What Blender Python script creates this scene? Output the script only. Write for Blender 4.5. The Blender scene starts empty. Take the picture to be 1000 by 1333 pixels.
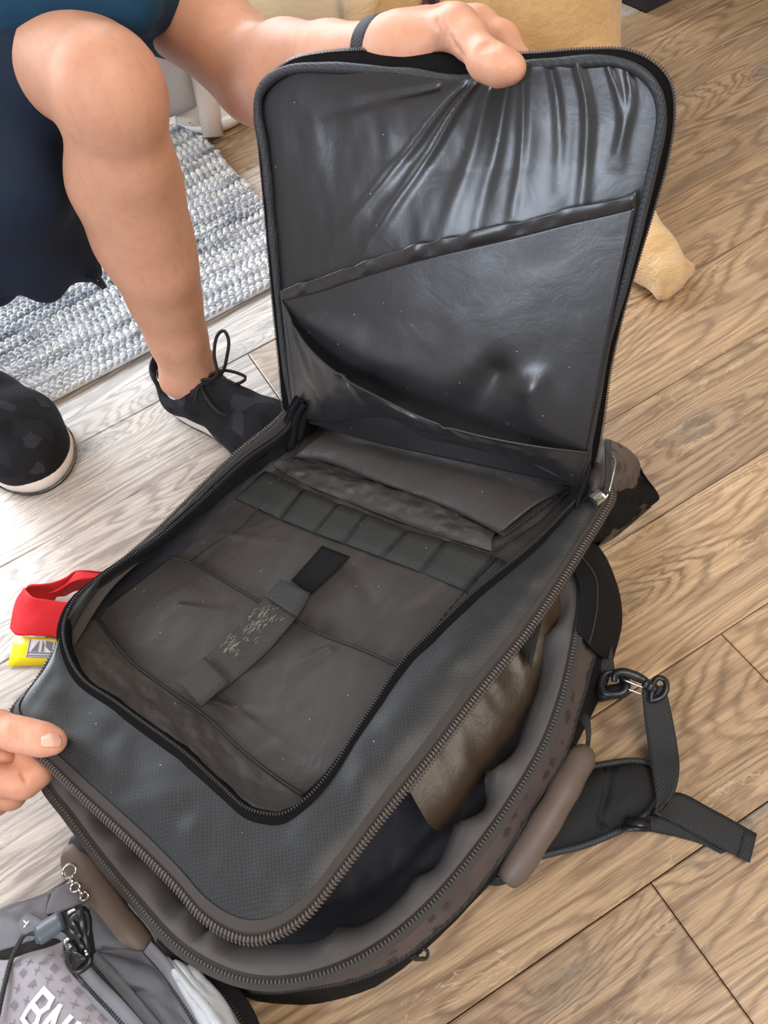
import bpy, math, random
import numpy as np
from mathutils import Vector, Matrix

random.seed(7)
SC = bpy.context.scene
COL = SC.collection

# ---------------------------------------------------------------- camera
cam_data = bpy.data.cameras.new('camera')
cam_data.sensor_fit = 'VERTICAL'
cam_data.sensor_height = 36.0
cam_data.lens = 1038.76 / 1333.0 * 36.0
cam_data.clip_start = 0.02
cam = bpy.data.objects.new('camera', cam_data)
COL.objects.link(cam)
_r = Vector((0.94311, -0.26549, -0.20018))
_u = Vector((0.33247, 0.75309, 0.56772))
_b = -Vector((0.0, 0.6020, -0.7985))
_r.normalize(); _b = _b - _r * _b.dot(_r); _b.normalize(); _u = _b.cross(_r)
cam.matrix_world = Matrix(((_r.x, _u.x, _b.x, 0), (_r.y, _u.y, _b.y, 0), (_r.z, _u.z, _b.z, 0.82), (0, 0, 0, 1)))
SC.camera = cam

# ---------------------------------------------------------------- light
SC.view_settings.view_transform = 'Standard'
SC.view_settings.look = 'None'
SC.view_settings.gamma = 1.0
SC.view_settings.use_curve_mapping = False
SC.view_settings.exposure = 0.15
world = bpy.data.worlds.new('room_light')
SC.world = world
world.use_nodes = True
world.node_tree.nodes['Background'].inputs[0].default_value = (1.0, 0.93, 0.85, 1)
world.node_tree.nodes['Background'].inputs[1].default_value = 0.36


def area(name, loc, target, sx, sy, power, color):
    d = bpy.data.lights.new(name, 'AREA')
    d.shape = 'RECTANGLE'; d.size = sx; d.size_y = sy; d.energy = power; d.color = color
    o = bpy.data.objects.new(name, d); COL.objects.link(o)
    o.location = loc
    o.rotation_euler = (Vector(target) - Vector(loc)).to_track_quat('-Z', 'Y').to_euler()
    return o


area('patio_window_light', (-0.75, 3.7, 1.95), (-0.3, 0.95, 0.0), 3.4, 2.1, 180, (0.84, 0.92, 1.0))
area('left_door_light', (-2.1, 2.5, 1.0), (-.35, 0.9, 0.0), 1.6, 1.9, 135, (0.86, 0.93, 1.0))
area('side_window_light', (-2.1, -1.57, 2.05), (0.25, 0.6, 0.40), 0.95, 1.0, 62, (0.76, 0.85, 1.0))
area('overhead_fill_light', (0.9, -0.7, 2.4), (0.3, 0.4, 0.0), 1.4, 1.4, 50, (1.0, 0.91, 0.80))  # added warm fill from above and behind the camera, brightens the floor


# ---------------------------------------------------------------- geometry helpers
def A(p):
    return np.array(p, dtype=float)


def root_loc(o):
    while o.parent is not None:
        o = o.parent
    return np.array(o.location)


def obj(name, verts, faces, mat, parent=None, smooth=True, base=None):
    """links one mesh object; verts are given in the room's own metres"""
    verts = np.asarray(verts, dtype=float)
    off = root_loc(parent) if parent is not None else (A(base) if base is not None else np.zeros(3))
    me = bpy.data.meshes.new(name)
    me.from_pydata((verts - off).tolist(), [], [list(f) for f in faces])
    if mat is not None:
        me.materials.append(mat)
    if smooth:
        me.polygons.foreach_set('use_smooth', [True] * len(me.polygons))
    me.update()
    o = bpy.data.objects.new(name, me)
    COL.objects.link(o)
    if parent is not None:
        o.parent = parent
    else:
        o.location = off
    return o


def thing(name, label, cat, loc, group=None):
    o = bpy.data.objects.new(name, None)
    o.empty_display_size = 0.05
    COL.objects.link(o)
    o.location = loc
    tag(o, label, cat, group)
    return o


def tag(o, label, cat, group=None):
    o['label'] = label; o['category'] = cat
    if group:
        o['group'] = group


def stuff(o):
    o['kind'] = 'stuff'
    return o


def arc(pts):
    pts = A(pts)
    d = np.r_[0, np.cumsum(np.linalg.norm(np.diff(pts, axis=0), axis=1))]
    return d


def cr(pts, n, closed=False, even=True):
    """Catmull-Rom through pts, resampled to n points"""
    p = A(pts)
    if closed:
        q = np.vstack([p[-1], p, p[0], p[1]])
    else:
        q = np.vstack([2 * p[0] - p[1], p, 2 * p[-1] - p[-2]])
    out = []
    for i in range(1, len(q) - 2):
        p0, p1, p2, p3 = q[i - 1], q[i], q[i + 1], q[i + 2]
        t0 = 0.0
        t1 = max(np.linalg.norm(p1 - p0), 1e-9) ** .5
        t2 = t1 + max(np.linalg.norm(p2 - p1), 1e-9) ** .5
        t3 = t2 + max(np.linalg.norm(p3 - p2), 1e-9) ** .5
        for t in np.linspace(t1, t2, 12, endpoint=False):
            a1 = (t1 - t) / (t1 - t0) * p0 + (t - t0) / (t1 - t0) * p1
            a2 = (t2 - t) / (t2 - t1) * p1 + (t - t1) / (t2 - t1) * p2
            a3 = (t3 - t) / (t3 - t2) * p2 + (t - t2) / (t3 - t2) * p3
            b1 = (t2 - t) / (t2 - t0) * a1 + (t - t0) / (t2 - t0) * a2
            b2 = (t3 - t) / (t3 - t1) * a2 + (t - t1) / (t3 - t1) * a3
            out.append((t2 - t) / (t2 - t1) * b1 + (t - t1) / (t2 - t1) * b2)
    out.append(q[-2])
    out = A(out)
    d = arc(out)
    m = n + 1 if closed else n
    s = np.linspace(0, d[-1], m)
    r = np.stack([np.interp(s, d, out[:, k]) for k in range(out.shape[1])], axis=1)
    return r[:-1] if closed else r


def poly(pts, n):
    p = A(pts); d = arc(p); s = np.linspace(0, d[-1], n)
    return np.stack([np.interp(s, d, p[:, k]) for k in range(3)], axis=1)


def rows(rws, nu, nv, smooth=True, closed=False):
    """surface through a stack of polylines: array nv x nu x 3"""
    R = [cr(r, nu, closed) if len(r) > 2 else poly(r, nu) for r in rws]
    R = A(R)
    out = np.zeros((nv, nu, 3))
    for j in range(nu):
        out[:, j] = cr(R[:, j], nv) if smooth and len(rws) > 2 else poly(R[:, j], nv)
    return out


def normals(G, closed=False):
    if closed:
        du = np.roll(G, -1, axis=1) - np.roll(G, 1, axis=1)
    else:
        du = np.gradient(G, axis=1)
    dv = np.gradient(G, axis=0)
    n = np.cross(du, dv)
    l = np.linalg.norm(n, axis=2, keepdims=True)
    return n / np.maximum(l, 1e-9)


def gridfaces(nv, nu, closed=False, off=0, flip=False):
    f = []
    for i in range(nv - 1):
        for j in range(nu if closed else nu - 1):
            k = (j + 1) % nu
            q = (off + i * nu + j, off + i * nu + k, off + (i + 1) * nu + k, off + (i + 1) * nu + j)
            f.append(q[::-1] if flip else q)
    return f


def sheet(name, G, mat, parent, closed=False, thick=0.0):
    nv, nu = G.shape[:2]
    V = G.reshape(-1, 3); F = gridfaces(nv, nu, closed)
    if thick:
        N = normals(G, closed)
        B = (G - N * thick).reshape(-1, 3)
        m = nv * nu
        F = F + gridfaces(nv, nu, closed, m, True)
        V = np.vstack([V, B])
        for i in range(nv - 1):
            if not closed:
                a, b = i * nu, (i + 1) * nu
                F.append((a, b, b + m, a + m))
                a, b = a + nu - 1, b + nu - 1
                F.append((b, a, a + m, b + m))
        for j in range(nu if closed else nu - 1):
            k = (j + 1) % nu
            F.append((k, j, j + m, k + m))
            a, b = (nv - 1) * nu + j, (nv - 1) * nu + k
            F.append((a, b, b + m, a + m))
    return obj(name, V, F, mat, parent)


def vnoise(p, seed=0):
    """smooth value noise in about -1..1, p is ... x 3"""
    p = A(p)
    i = np.floor(p).astype(np.int64); f = p - i; f = f * f * (3 - 2 * f)
    def h(a):
        n = a[..., 0] * 374761393 + a[..., 1] * 668265263 + a[..., 2] * 2147483647 + seed * 1274126177
        n = (n ^ (n >> 13)) * 1274126177
        n = n ^ (n >> 16)
        return (n & 0xffff) / 32768.0 - 1.0
    r = 0
    for dx in (0, 1):
        for dy in (0, 1):
            for dz in (0, 1):
                w = (f[..., 0] if dx else 1 - f[..., 0]) * (f[..., 1] if dy else 1 - f[..., 1]) * (f[..., 2] if dz else 1 - f[..., 2])
                r = r + w * h(i + np.array([dx, dy, dz]))
    return r


def crumple(G, amp, scale, seed=0, stretch=(1, 1), closed=False, edge=True, sharp=False):
    nv, nu = G.shape[:2]
    N = normals(G, closed)
    L1 = np.linalg.norm(np.diff(G[nv // 2], axis=0), axis=1).sum()
    L2 = np.linalg.norm(np.diff(G[:, nu // 2], axis=0), axis=1).sum()
    u, v = np.meshgrid(np.linspace(0, 1, nu), np.linspace(0, 1, nv))
    p = np.stack([u * L1 / scale * stretch[0], v * L2 / scale * stretch[1], np.full_like(u, seed * 3.7)], axis=2)
    d = vnoise(p, seed) + .5 * vnoise(p * 2.1, seed + 1) + .25 * vnoise(p * 4.3, seed + 2)
    if sharp:
        d = 1 - 2 * np.abs(d)
    if edge:
        d = d * np.clip(np.minimum(np.minimum(u, 1 - u), np.minimum(v, 1 - v)) * 8, 0, 1)
    return G + N * (amp * d)[..., None]


def ridges(G, lst):
    """lst of (u0,v0,u1,v1,width,height): soft folds laid on a surface, widths in metres"""
    nv, nu = G.shape[:2]
    N = normals(G)
    L1 = np.linalg.norm(np.diff(G[nv // 2], axis=0), axis=1).sum()
    L2 = np.linalg.norm(np.diff(G[:, nu // 2], axis=0), axis=1).sum()
    u, v = np.meshgrid(np.linspace(0, 1, nu) * L1, np.linspace(0, 1, nv) * L2)
    d = np.zeros((nv, nu))
    for (a, b, c, e, w, h) in lst:
        ax, ay, bx, by = a * L1, b * L2, c * L1, e * L2
        l2 = (bx - ax) ** 2 + (by - ay) ** 2
        t = np.clip(((u - ax) * (bx - ax) + (v - ay) * (by - ay)) / l2, 0, 1)
        q = (u - ax - t * (bx - ax)) ** 2 + (v - ay - t * (by - ay)) ** 2
        d += h * np.exp(-q / (w * w * (.35 + .65 * t) ** 2)) * (1 - .8 * t)
    return G + N * d[..., None]


def frames(p, closed=False, up=None):
    p = A(p)
    if closed:
        t = np.roll(p, -1, axis=0) - np.roll(p, 1, axis=0)
    else:
        t = np.gradient(p, axis=0)
    t /= np.maximum(np.linalg.norm(t, axis=1, keepdims=True), 1e-9)
    if up is not None:
        U = np.broadcast_to(A(up), p.shape)
    else:
        U = np.zeros_like(p)
        ref = np.array([0, 0, 1.0]) if abs(t[0][2]) < .9 else np.array([1.0, 0, 0])
        for i in range(len(p)):
            ref = ref - t[i] * (ref @ t[i]); ref /= max(np.linalg.norm(ref), 1e-9)
            U[i] = ref
    s = np.cross(t, U); s /= np.maximum(np.linalg.norm(s, axis=1, keepdims=True), 1e-9)
    n = np.cross(s, t)
    return t, s, n


def tube_geo(p, r, seg=8, closed=False, up=None, rz=None):
    p = A(p); n = len(p)
    t, s, nn = frames(p, closed, up)
    r = np.broadcast_to(A(r), (n,)); rz = r if rz is None else np.broadcast_to(A(rz), (n,))
    V = []
    for k in range(seg):
        a = 2 * math.pi * k / seg
        V.append(p + s * (math.cos(a) * r)[:, None] + nn * (math.sin(a) * rz)[:, None])
    V = np.stack(V, axis=1)
    F = gridfaces(n, seg, True)
    if closed:
        for k in range(seg):
            q = (k + 1) % seg
            F.append(((n - 1) * seg + k, (n - 1) * seg + q, q, k))
    V = V.reshape(-1, 3)
    if not closed:
        F.append(tuple(range(seg))[::-1]); F.append(tuple((n - 1) * seg + k for k in range(seg)))
    return V, F


def tube(name, p, r, mat, parent=None, seg=8, closed=False, up=None, rz=None, base=None):
    V, F = tube_geo(p, r, seg, closed, up, rz)
    return obj(name, V, F, mat, parent, base=base)


def merge(parts):
    V, F, o = [], [], 0
    for v, f in parts:
        v = np.asarray(v)
        V.append(v); F += [tuple(q + o for q in g) for g in f]; o += len(v)
    return np.vstack(V), F


BOXF = [(0, 1, 3, 2), (4, 6, 7, 5), (0, 4, 5, 1), (2, 3, 7, 6), (0, 2, 6, 4), (1, 5, 7, 3)]


def box_geo(c, x, y, z):
    c, x, y, z = A(c), A(x), A(y), A(z)
    return [c + a * x + b * y + d * z for a in (-1, 1) for b in (-1, 1) for d in (-1, 1)], BOXF


def teeth(name, path, up, mat, parent, pitch, wide, high, closed=False, fill=.3, lift=0.0):
    """a row of little zipper teeth along a path, one joined piece"""
    L = arc(path)[-1]; n = max(4, int(L / pitch))
    p = cr(path, n, closed)
    t, s, nn = frames(p, closed, up)
    V = np.zeros((n, 8, 3)); k = 0
    for a in (-1, 1):
        for b in (-1, 1):
            for d in (-1, 1):
                m = .62 if d > 0 else 1.0
                V[:, k] = p + nn * lift + t * a * pitch * fill * m + s * b * wide * .5 * m + nn * d * high * .5
                k += 1
    F = []
    for i in range(n):
        F += [tuple(q + 8 * i for q in f) for f in BOXF]
    return stuff(obj(name, V.reshape(-1, 3), F, mat, parent, smooth=False))


def band(name, left, right, n, mat, parent, thick=.0015, across=5, bulge=0.0, amp=0.0, seed=1, base=None):
    """flat strap between two edge lines"""
    a, b = cr(left, n) if len(left) > 2 else poly(left, n), cr(right, n) if len(right) > 2 else poly(right, n)
    w = np.linspace(0, 1, across)[None, :, None]
    G = a[:, None] * (1 - w) + b[:, None] * w
    N = normals(G)
    G = G + N * (bulge * (4 * w * (1 - w)))
    if amp:
        G = crumple(G, amp, .02, seed, edge=False)
    if base is not None:
        return obj(name, *solid_geo(G, thick), mat, None, base=base)
    return sheet(name, G, mat, parent, thick=thick)


def solid_geo(G, thick):
    nv, nu = G.shape[:2]
    N = normals(G); m = nv * nu
    V = np.vstack([G.reshape(-1, 3), (G - N * thick).reshape(-1, 3)])
    F = gridfaces(nv, nu) + gridfaces(nv, nu, False, m, True)
    for i in range(nv - 1):
        a, b = i * nu, (i + 1) * nu
        F.append((a, b, b + m, a + m)); a, b = a + nu - 1, b + nu - 1
        F.append((b, a, a + m, b + m))
    for j in range(nu - 1):
        F.append((j + 1, j, j + m, j + 1 + m)); a = (nv - 1) * nu + j
        F.append((a, a + 1, a + 1 + m, a + m))
    return V, F


# ---------------------------------------------------------------- soft solids (distance fields meshed by surface nets)
class Field:
    def __init__(self, lo, hi, h):
        self.lo = A(lo); self.h = h
        self.n = np.ceil((A(hi) - self.lo) / h).astype(int) + 1
        self.g = np.full(self.n, 9.0, dtype=np.float32)

    def _sub(self, lo, hi):
        a = np.clip(np.floor((A(lo) - self.lo) / self.h).astype(int), 0, self.n)
        b = np.clip(np.ceil((A(hi) - self.lo) / self.h).astype(int) + 1, 0, self.n)
        ax = [self.lo[k] + self.h * np.arange(a[k], b[k]) for k in range(3)]
        X, Y, Z = np.meshgrid(*ax, indexing='ij')
        return (slice(a[0], b[0]), slice(a[1], b[1]), slice(a[2], b[2])), X, Y, Z

    def _put(self, sl, d, k, cut):
        g = self.g[sl]
        if cut:
            q = np.clip(.5 - .5 * (g + d) / max(k, 1e-6), 0, 1)
            self.g[sl] = g * (1 - q) - d * q + k * q * (1 - q)
            return
        if k > 0:
            q = np.clip(.5 + .5 * (g - d) / k, 0, 1)
            r = g * (1 - q) + d * q - k * q * (1 - q)
            self.g[sl] = np.where(g > 8, d, r)
        else:
            self.g[sl] = np.minimum(g, d)

    def cone(self, a, b, ra, rb, k=.01, cut=False, flat=None):
        a, b = A(a), A(b); m = max(ra, rb) + k + 3 * self.h
        sl, X, Y, Z = self._sub(np.minimum(a, b) - m, np.maximum(a, b) + m)
        if X.size == 0:
            return self
        ba = b - a; l2 = max(ba @ ba, 1e-12)
        x, y, z = X - a[0], Y - a[1], Z - a[2]
        t = np.clip((x * ba[0] + y * ba[1] + z * ba[2]) / l2, 0, 1)
        dx, dy, dz = x - t * ba[0], y - t * ba[1], z - t * ba[2]
        if flat is not None:
            f = A(flat[:3]); f /= np.linalg.norm(f); q = (dx * f[0] + dy * f[1] + dz * f[2]) * (flat[3] - 1)
            dx, dy, dz = dx + q * f[0], dy + q * f[1], dz + q * f[2]
        self._put(sl, (np.sqrt(dx * dx + dy * dy + dz * dz) - (ra + (rb - ra) * t)).astype(np.float32), k, cut)
        return self

    def chain(self, pts, rad, k=.01, **kw):
        for i in range(len(pts) - 1):
            self.cone(pts[i], pts[i + 1], rad[i], rad[i + 1], k, **kw)
        return self

    def ell(self, c, r, axes=None, k=.01, cut=False):
        c, r = A(c), A(r)
        M = np.eye(3) if axes is None else A(axes)
        m = r.max() + k + 3 * self.h
        sl, X, Y, Z = self._sub(c - m, c + m)
        if X.size == 0:
            return self
        q = np.stack([X - c[0], Y - c[1], Z - c[2]], axis=-1) @ M.T
        k0 = np.sqrt(((q / r) ** 2).sum(-1)); k1 = np.sqrt(((q / (r * r)) ** 2).sum(-1))
        self._put(sl, (k0 * (k0 - 1) / np.maximum(k1, 1e-9)).astype(np.float32), k, cut)
        return self

    def half(self, p, n):
        """cuts away everything on the side n points to"""
        p, n = A(p), A(n); n = n / np.linalg.norm(n)
        ax = [self.lo[k] + self.h * np.arange(self.n[k]) for k in range(3)]
        d = (ax[0][:, None, None] - p[0]) * n[0] + (ax[1][None, :, None] - p[1]) * n[1] + (ax[2][None, None, :] - p[2]) * n[2]
        self.g = np.maximum(self.g, d.astype(np.float32))
        return self

    def shift(self, d):
        self.g = self.g + d
        return self

    def mesh(self, smooth=2):
        g = np.pad(self.g, 1, constant_values=9.0); n = g.shape
        s = g < 0
        c = s[:-1, :-1, :-1].astype(np.int8)
        tot = np.zeros(tuple(k - 1 for k in n), np.int8)
        for i in (0, 1):
            for j in (0, 1):
                for l in (0, 1):
                    tot += s[i:n[0] - 1 + i, j:n[1] - 1 + j, l:n[2] - 1 + l]
        act = (tot > 0) & (tot < 8)
        idx = np.argwhere(act)
        ids = -np.ones(act.shape, np.int64); ids[act] = np.arange(len(idx))
        P = np.zeros((len(idx), 3)); W = np.zeros(len(idx))
        cs = [(i, j, l) for i in (0, 1) for j in (0, 1) for l in (0, 1)]
        val = {q: g[idx[:, 0] + q[0], idx[:, 1] + q[1], idx[:, 2] + q[2]] for q in cs}
        for q in cs:
            for ax in range(3):
                if q[ax] == 0:
                    e = list(q); e[ax] = 1; e = tuple(e)
                    va, vb = val[q], val[e]
                    m = (va < 0) != (vb < 0)
                    t = np.where(m, va / np.where(m, va - vb, 1), 0)
                    p = np.tile(A(q), (len(idx), 1)); p[:, ax] = t
                    P[m] += p[m]; W[m] += 1
        V = self.lo + (idx + P / W[:, None] - 1) * self.h
        F = []
        for ax in range(3):
            b, d = [(1, 2), (2, 0), (0, 1)][ax]
            sa = [slice(None)] * 3; sb = [slice(None)] * 3
            sa[ax] = slice(0, n[ax] - 1); sb[ax] = slice(1, n[ax])
            x = s[tuple(sa)] != s[tuple(sb)]
            e = np.argwhere(x)
            e = e[(e[:, b] > 0) & (e[:, d] > 0) & (e[:, b] < n[b] - 1) & (e[:, d] < n[d] - 1)]
            def cell(ob, od):
                q = e.copy(); q[:, b] -= ob; q[:, d] -= od
                return ids[q[:, 0], q[:, 1], q[:, 2]]
            quad = np.stack([cell(1, 1), cell(0, 1), cell(0, 0), cell(1, 0)], axis=1)
            inside = s[e[:, 0], e[:, 1], e[:, 2]]
            quad[~inside] = quad[~inside][:, ::-1]
            F.append(quad)
        F = np.vstack(F)
        F = F[(F >= 0).all(1)]
        for _ in range(smooth):
            acc = np.zeros_like(V); cnt = np.zeros(len(V))
            for a in range(4):
                i, j = F[:, a], F[:, (a + 1) % 4]
                np.add.at(acc, i, V[j]); np.add.at(cnt, i, 1)
                np.add.at(acc, j, V[i]); np.add.at(cnt, j, 1)
            V = V * .4 + .6 * acc / np.maximum(cnt, 1)[:, None]
        return V, F


# ---------------------------------------------------------------- materials
class NT:
    def __init__(self, name):
        self.m = bpy.data.materials.new(name); self.m.use_nodes = True
        self.t = self.m.node_tree; self.n = self.t.nodes
        self.b = self.n['Principled BSDF']; self.out = self.n['Material Output']

    def node(self, typ, **kw):
        x = self.n.new(typ)
        for k, v in kw.items():
            if k.startswith('i_'):
                k = k[2:]
                x.inputs[int(k) if k.isdigit() else k.replace('_', ' ')].default_value = v
            else:
                setattr(x, k, v)
        return x

    def link(self, a, b):
        self.t.links.new(a, b)

    def coords(self, scale=(1, 1, 1), rot=(0, 0, 0), kind='Object', loc=(0, 0, 0)):
        c = self.node('ShaderNodeTexCoord'); m = self.node('ShaderNodeMapping')
        m.inputs['Scale'].default_value = scale; m.inputs['Rotation'].default_value = rot; m.inputs['Location'].default_value = loc
        self.link(c.outputs[kind], m.inputs[0])
        return m.outputs[0]

    def noise(self, vec, scale, detail=4, rough=.55, dist=0.0):
        x = self.node('ShaderNodeTexNoise', i_Scale=scale, i_Detail=detail, i_Roughness=rough, i_Distortion=dist)
        if vec is not None:
            self.link(vec, x.inputs['Vector'])
        return x.outputs['Fac']

    def ramp(self, fac, stops):
        r = self.node('ShaderNodeValToRGB')
        el = r.color_ramp.elements
        while len(el) < len(stops):
            el.new(.5)
        for e, (p, c) in zip(el, stops):
            e.position = p; e.color = tuple(c) + (1,) if len(c) == 3 else c
        self.link(fac, r.inputs[0])
        return r.outputs[0]

    def math(self, op, a, b=None):
        x = self.node('ShaderNodeMath', operation=op)
        for i, v in enumerate((a, b)):
            if v is None:
                continue
            if isinstance(v, (int, float)):
                x.inputs[i].default_value = v
            else:
                self.link(v, x.inputs[i])
        return x.outputs[0]

    def mix(self, fac, a, b, mode='MIX'):
        x = self.node('ShaderNodeMix', data_type='RGBA', blend_type=mode)
        for s, v in ((0, fac), (6, a), (7, b)):
            if isinstance(v, (int, float)):
                x.inputs[s].default_value = v
            elif isinstance(v, tuple):
                x.inputs[s].default_value = v + (1,) if len(v) == 3 else v
            else:
                self.link(v, x.inputs[s])
        return x.outputs[2]

    def bump(self, h, strength=.3, dist=.001, prev=None):
        x = self.node('ShaderNodeBump', i_Strength=strength, i_Distance=dist)
        self.link(h, x.inputs['Height'])
        if prev is not None:
            self.link(prev, x.inputs['Normal'])
        self.link(x.outputs[0], self.b.inputs['Normal'])
        return x.outputs[0]

    def base(self, c):
        if isinstance(c, tuple):
            self.b.inputs['Base Color'].default_value = c + (1,) if len(c) == 3 else c
        else:
            self.link(c, self.b.inputs['Base Color'])

    def set(self, **kw):
        for k, v in kw.items():
            self.b.inputs[k.replace('_', ' ')].default_value = v
        return self


def lin(r, g, b):
    f = lambda c: (c / 255 / 12.92) if c / 255 <= .04045 else ((c / 255 + .055) / 1.055) ** 2.4
    return (f(r), f(g), f(b))


def plain(name, col, rough=.5, metal=0.0, spec=.5):
    n = NT(name); n.base(col); n.set(Roughness=rough, Metallic=metal)
    n.b.inputs['Specular IOR Level'].default_value = spec
    return n.m


BAG_ROT = math.radians(52)


def fabric(name, col, rough=.5, weave=0, strength=.25, var=.25, spec=.5, crease=.0, rot=BAG_ROT, check=False, specks=False, fine=420, sheen=0.0):
    """cloth: soft tone variation, an optional woven relief, small creases, optional lint specks"""
    n = NT(name)
    co = n.coords()
    v = n.noise(co, 9, 3)
    dark = tuple(c * (1 - var) for c in col); light = tuple(c * (1 + var) for c in col)
    c = n.ramp(v, [(.3, dark), (.7, light)])
    prev = None
    if weave:
        wc = n.coords(rot=(0, 0, rot))
        if check:
            ck = n.node('ShaderNodeTexChecker', i_Scale=weave)
            n.link(wc, ck.inputs['Vector'])
            ck.inputs['Color1'].default_value = (1, 1, 1, 1); ck.inputs['Color2'].default_value = (0, 0, 0, 1)
            h = ck.outputs['Fac']
            c = n.mix(n.math('MULTIPLY', h, .55), c, tuple(q * 2.4 + .004 for q in col))
        else:
            w1 = n.node('ShaderNodeTexWave', i_Scale=weave, bands_direction='X'); w2 = n.node('ShaderNodeTexWave', i_Scale=weave, bands_direction='Y')
            n.link(wc, w1.inputs['Vector']); n.link(wc, w2.inputs['Vector'])
            h = n.math('MULTIPLY', w1.outputs['Fac'], w2.outputs['Fac'])
        prev = n.bump(h, strength, .0006)
    if crease:
        cv = n.noise(co, 28, 5, .6, .6)
        prev = n.bump(cv, crease, .006, prev)
    if specks:
        vo = n.node('ShaderNodeTexVoronoi', i_Scale=95.0)
        n.link(co, vo.inputs['Vector'])
        sp = n.math('LESS_THAN', vo.outputs['Distance'], .055)
        big = n.math('GREATER_THAN', n.noise(co, 60, 1), .56)
        c = n.mix(n.math('MULTIPLY', n.math('MULTIPLY', sp, big), .7), c, (.45, .43, .40))
        scuff = n.ramp(n.noise(n.coords(scale=(1, .25, 1), rot=(0, 0, .5)), 55, 4, .7), [(.68, (0, 0, 0)), (.8, (1, 1, 1))])
        c = n.mix(n.math('MULTIPLY', scuff, .12), c, (.35, .34, .32))
    n.base(c)
    n.set(Roughness=rough)
    n.b.inputs['Specular IOR Level'].default_value = spec
    if sheen:
        n.b.inputs['Sheen Weight'].default_value = sheen
        n.b.inputs['Sheen Roughness'].default_value = .45
    return n.m


M = {}
M['satin'] = fabric('black_satin_lining', lin(46, 46, 50), .36, 900, .05, .12, .55, .16, specks=True)
M['flap_satin'] = fabric('grey_black_satin', lin(37, 37, 40), .34, 900, .04, .10, .75, .08, specks=True)
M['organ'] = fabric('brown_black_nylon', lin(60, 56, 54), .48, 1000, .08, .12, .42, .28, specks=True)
M['organ_dark'] = fabric('dark_black_nylon', lin(44, 43, 45), .5, 1000, .08, .12, .35, .22)  # darker nylon for the tub wall, hems and seams
M['ballistic'] = fabric('ballistic_nylon', lin(27, 28, 30), .48, 470, .6, .2, .5, .05, check=True, specks=True)
M['webbing'] = fabric('black_webbing', lin(36, 36, 37), .6, 150, .9, .15, .4, .0)
M['webbing_grey'] = fabric('charcoal_webbing', lin(52, 53, 52), .62, 150, .9, .12, .35, .0, specks=True)
M['webbing_worn'] = fabric('worn_webbing', lin(60, 58, 54), .65, 150, .9, .2, .3, .0, specks=True)
M['piping'] = fabric('black_binding_tape', lin(46, 48, 53), .5, 150, .6, .12, .4, .0)
M['tape'] = fabric('black_zipper_tape', lin(26, 25, 26), .85, 700, .3, .1, .0, .0)
M['tape_brown'] = fabric('brown_zipper_tape', lin(58, 52, 50), .62, 700, .3, .1, .35, .0)
M['teeth'] = plain('black_zipper_teeth', lin(58, 58, 60), .32, 0, .6)
M['teeth_grey'] = plain('grey_zipper_teeth', lin(96, 94, 92), .3, .2, .6)  # paler grey teeth of the rim zipper
M['teeth_brown'] = plain('brown_zipper_teeth', lin(84, 75, 71), .36, 0, .5)
M['black'] = fabric('black_nylon', lin(30, 30, 32), .75, 700, .25, .15, .06, .12)
M['plastic'] = plain('black_plastic', lin(28, 28, 31), .35)
M['steel'] = plain('worn_steel', lin(200, 198, 190), .28, 1.0)
M['brown_lining'] = fabric('brown_satin_lining', lin(60, 48, 36), .4, 900, .05, .2, .45, .25)
M['dark_lining'] = fabric('dark_blue_black_lining', lin(36, 36, 42), .5, 900, .05, .2, .4, .2)
M['lip'] = fabric('grey_satin_lip', lin(92, 88, 88), .42, 900, .05, .12, .5, .2)
M['handle'] = fabric('taupe_smooth_wrap', lin(98, 84, 77), .5, 0, .2, .1, .4, .08)
M['scuffed'] = None


def burgundy():
    n = NT('burgundy_patterned_nylon')
    co = n.coords(rot=(0, 0, BAG_ROT))
    vo = n.node('ShaderNodeTexVoronoi', i_Scale=52.0, i_Randomness=.55)
    n.link(co, vo.inputs['Vector'])
    mk = n.ramp(n.math('ADD', vo.outputs['Distance'], n.math('MULTIPLY', n.noise(co, 260, 2), .5)), [(.50, (1, 1, 1)), (.60, (0, 0, 0))])
    c = n.ramp(n.noise(n.coords(), 14, 3), [(.3, lin(72, 63, 62)), (.7, lin(90, 79, 77))])
    c = n.mix(n.math('MULTIPLY', mk, .75), c, lin(48, 38, 39))
    n.base(c); n.set(Roughness=.6)
    n.bump(n.noise(n.coords(), 300, 2), .15, .0006)
    return n.m


M['burgundy'] = burgundy()


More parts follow.
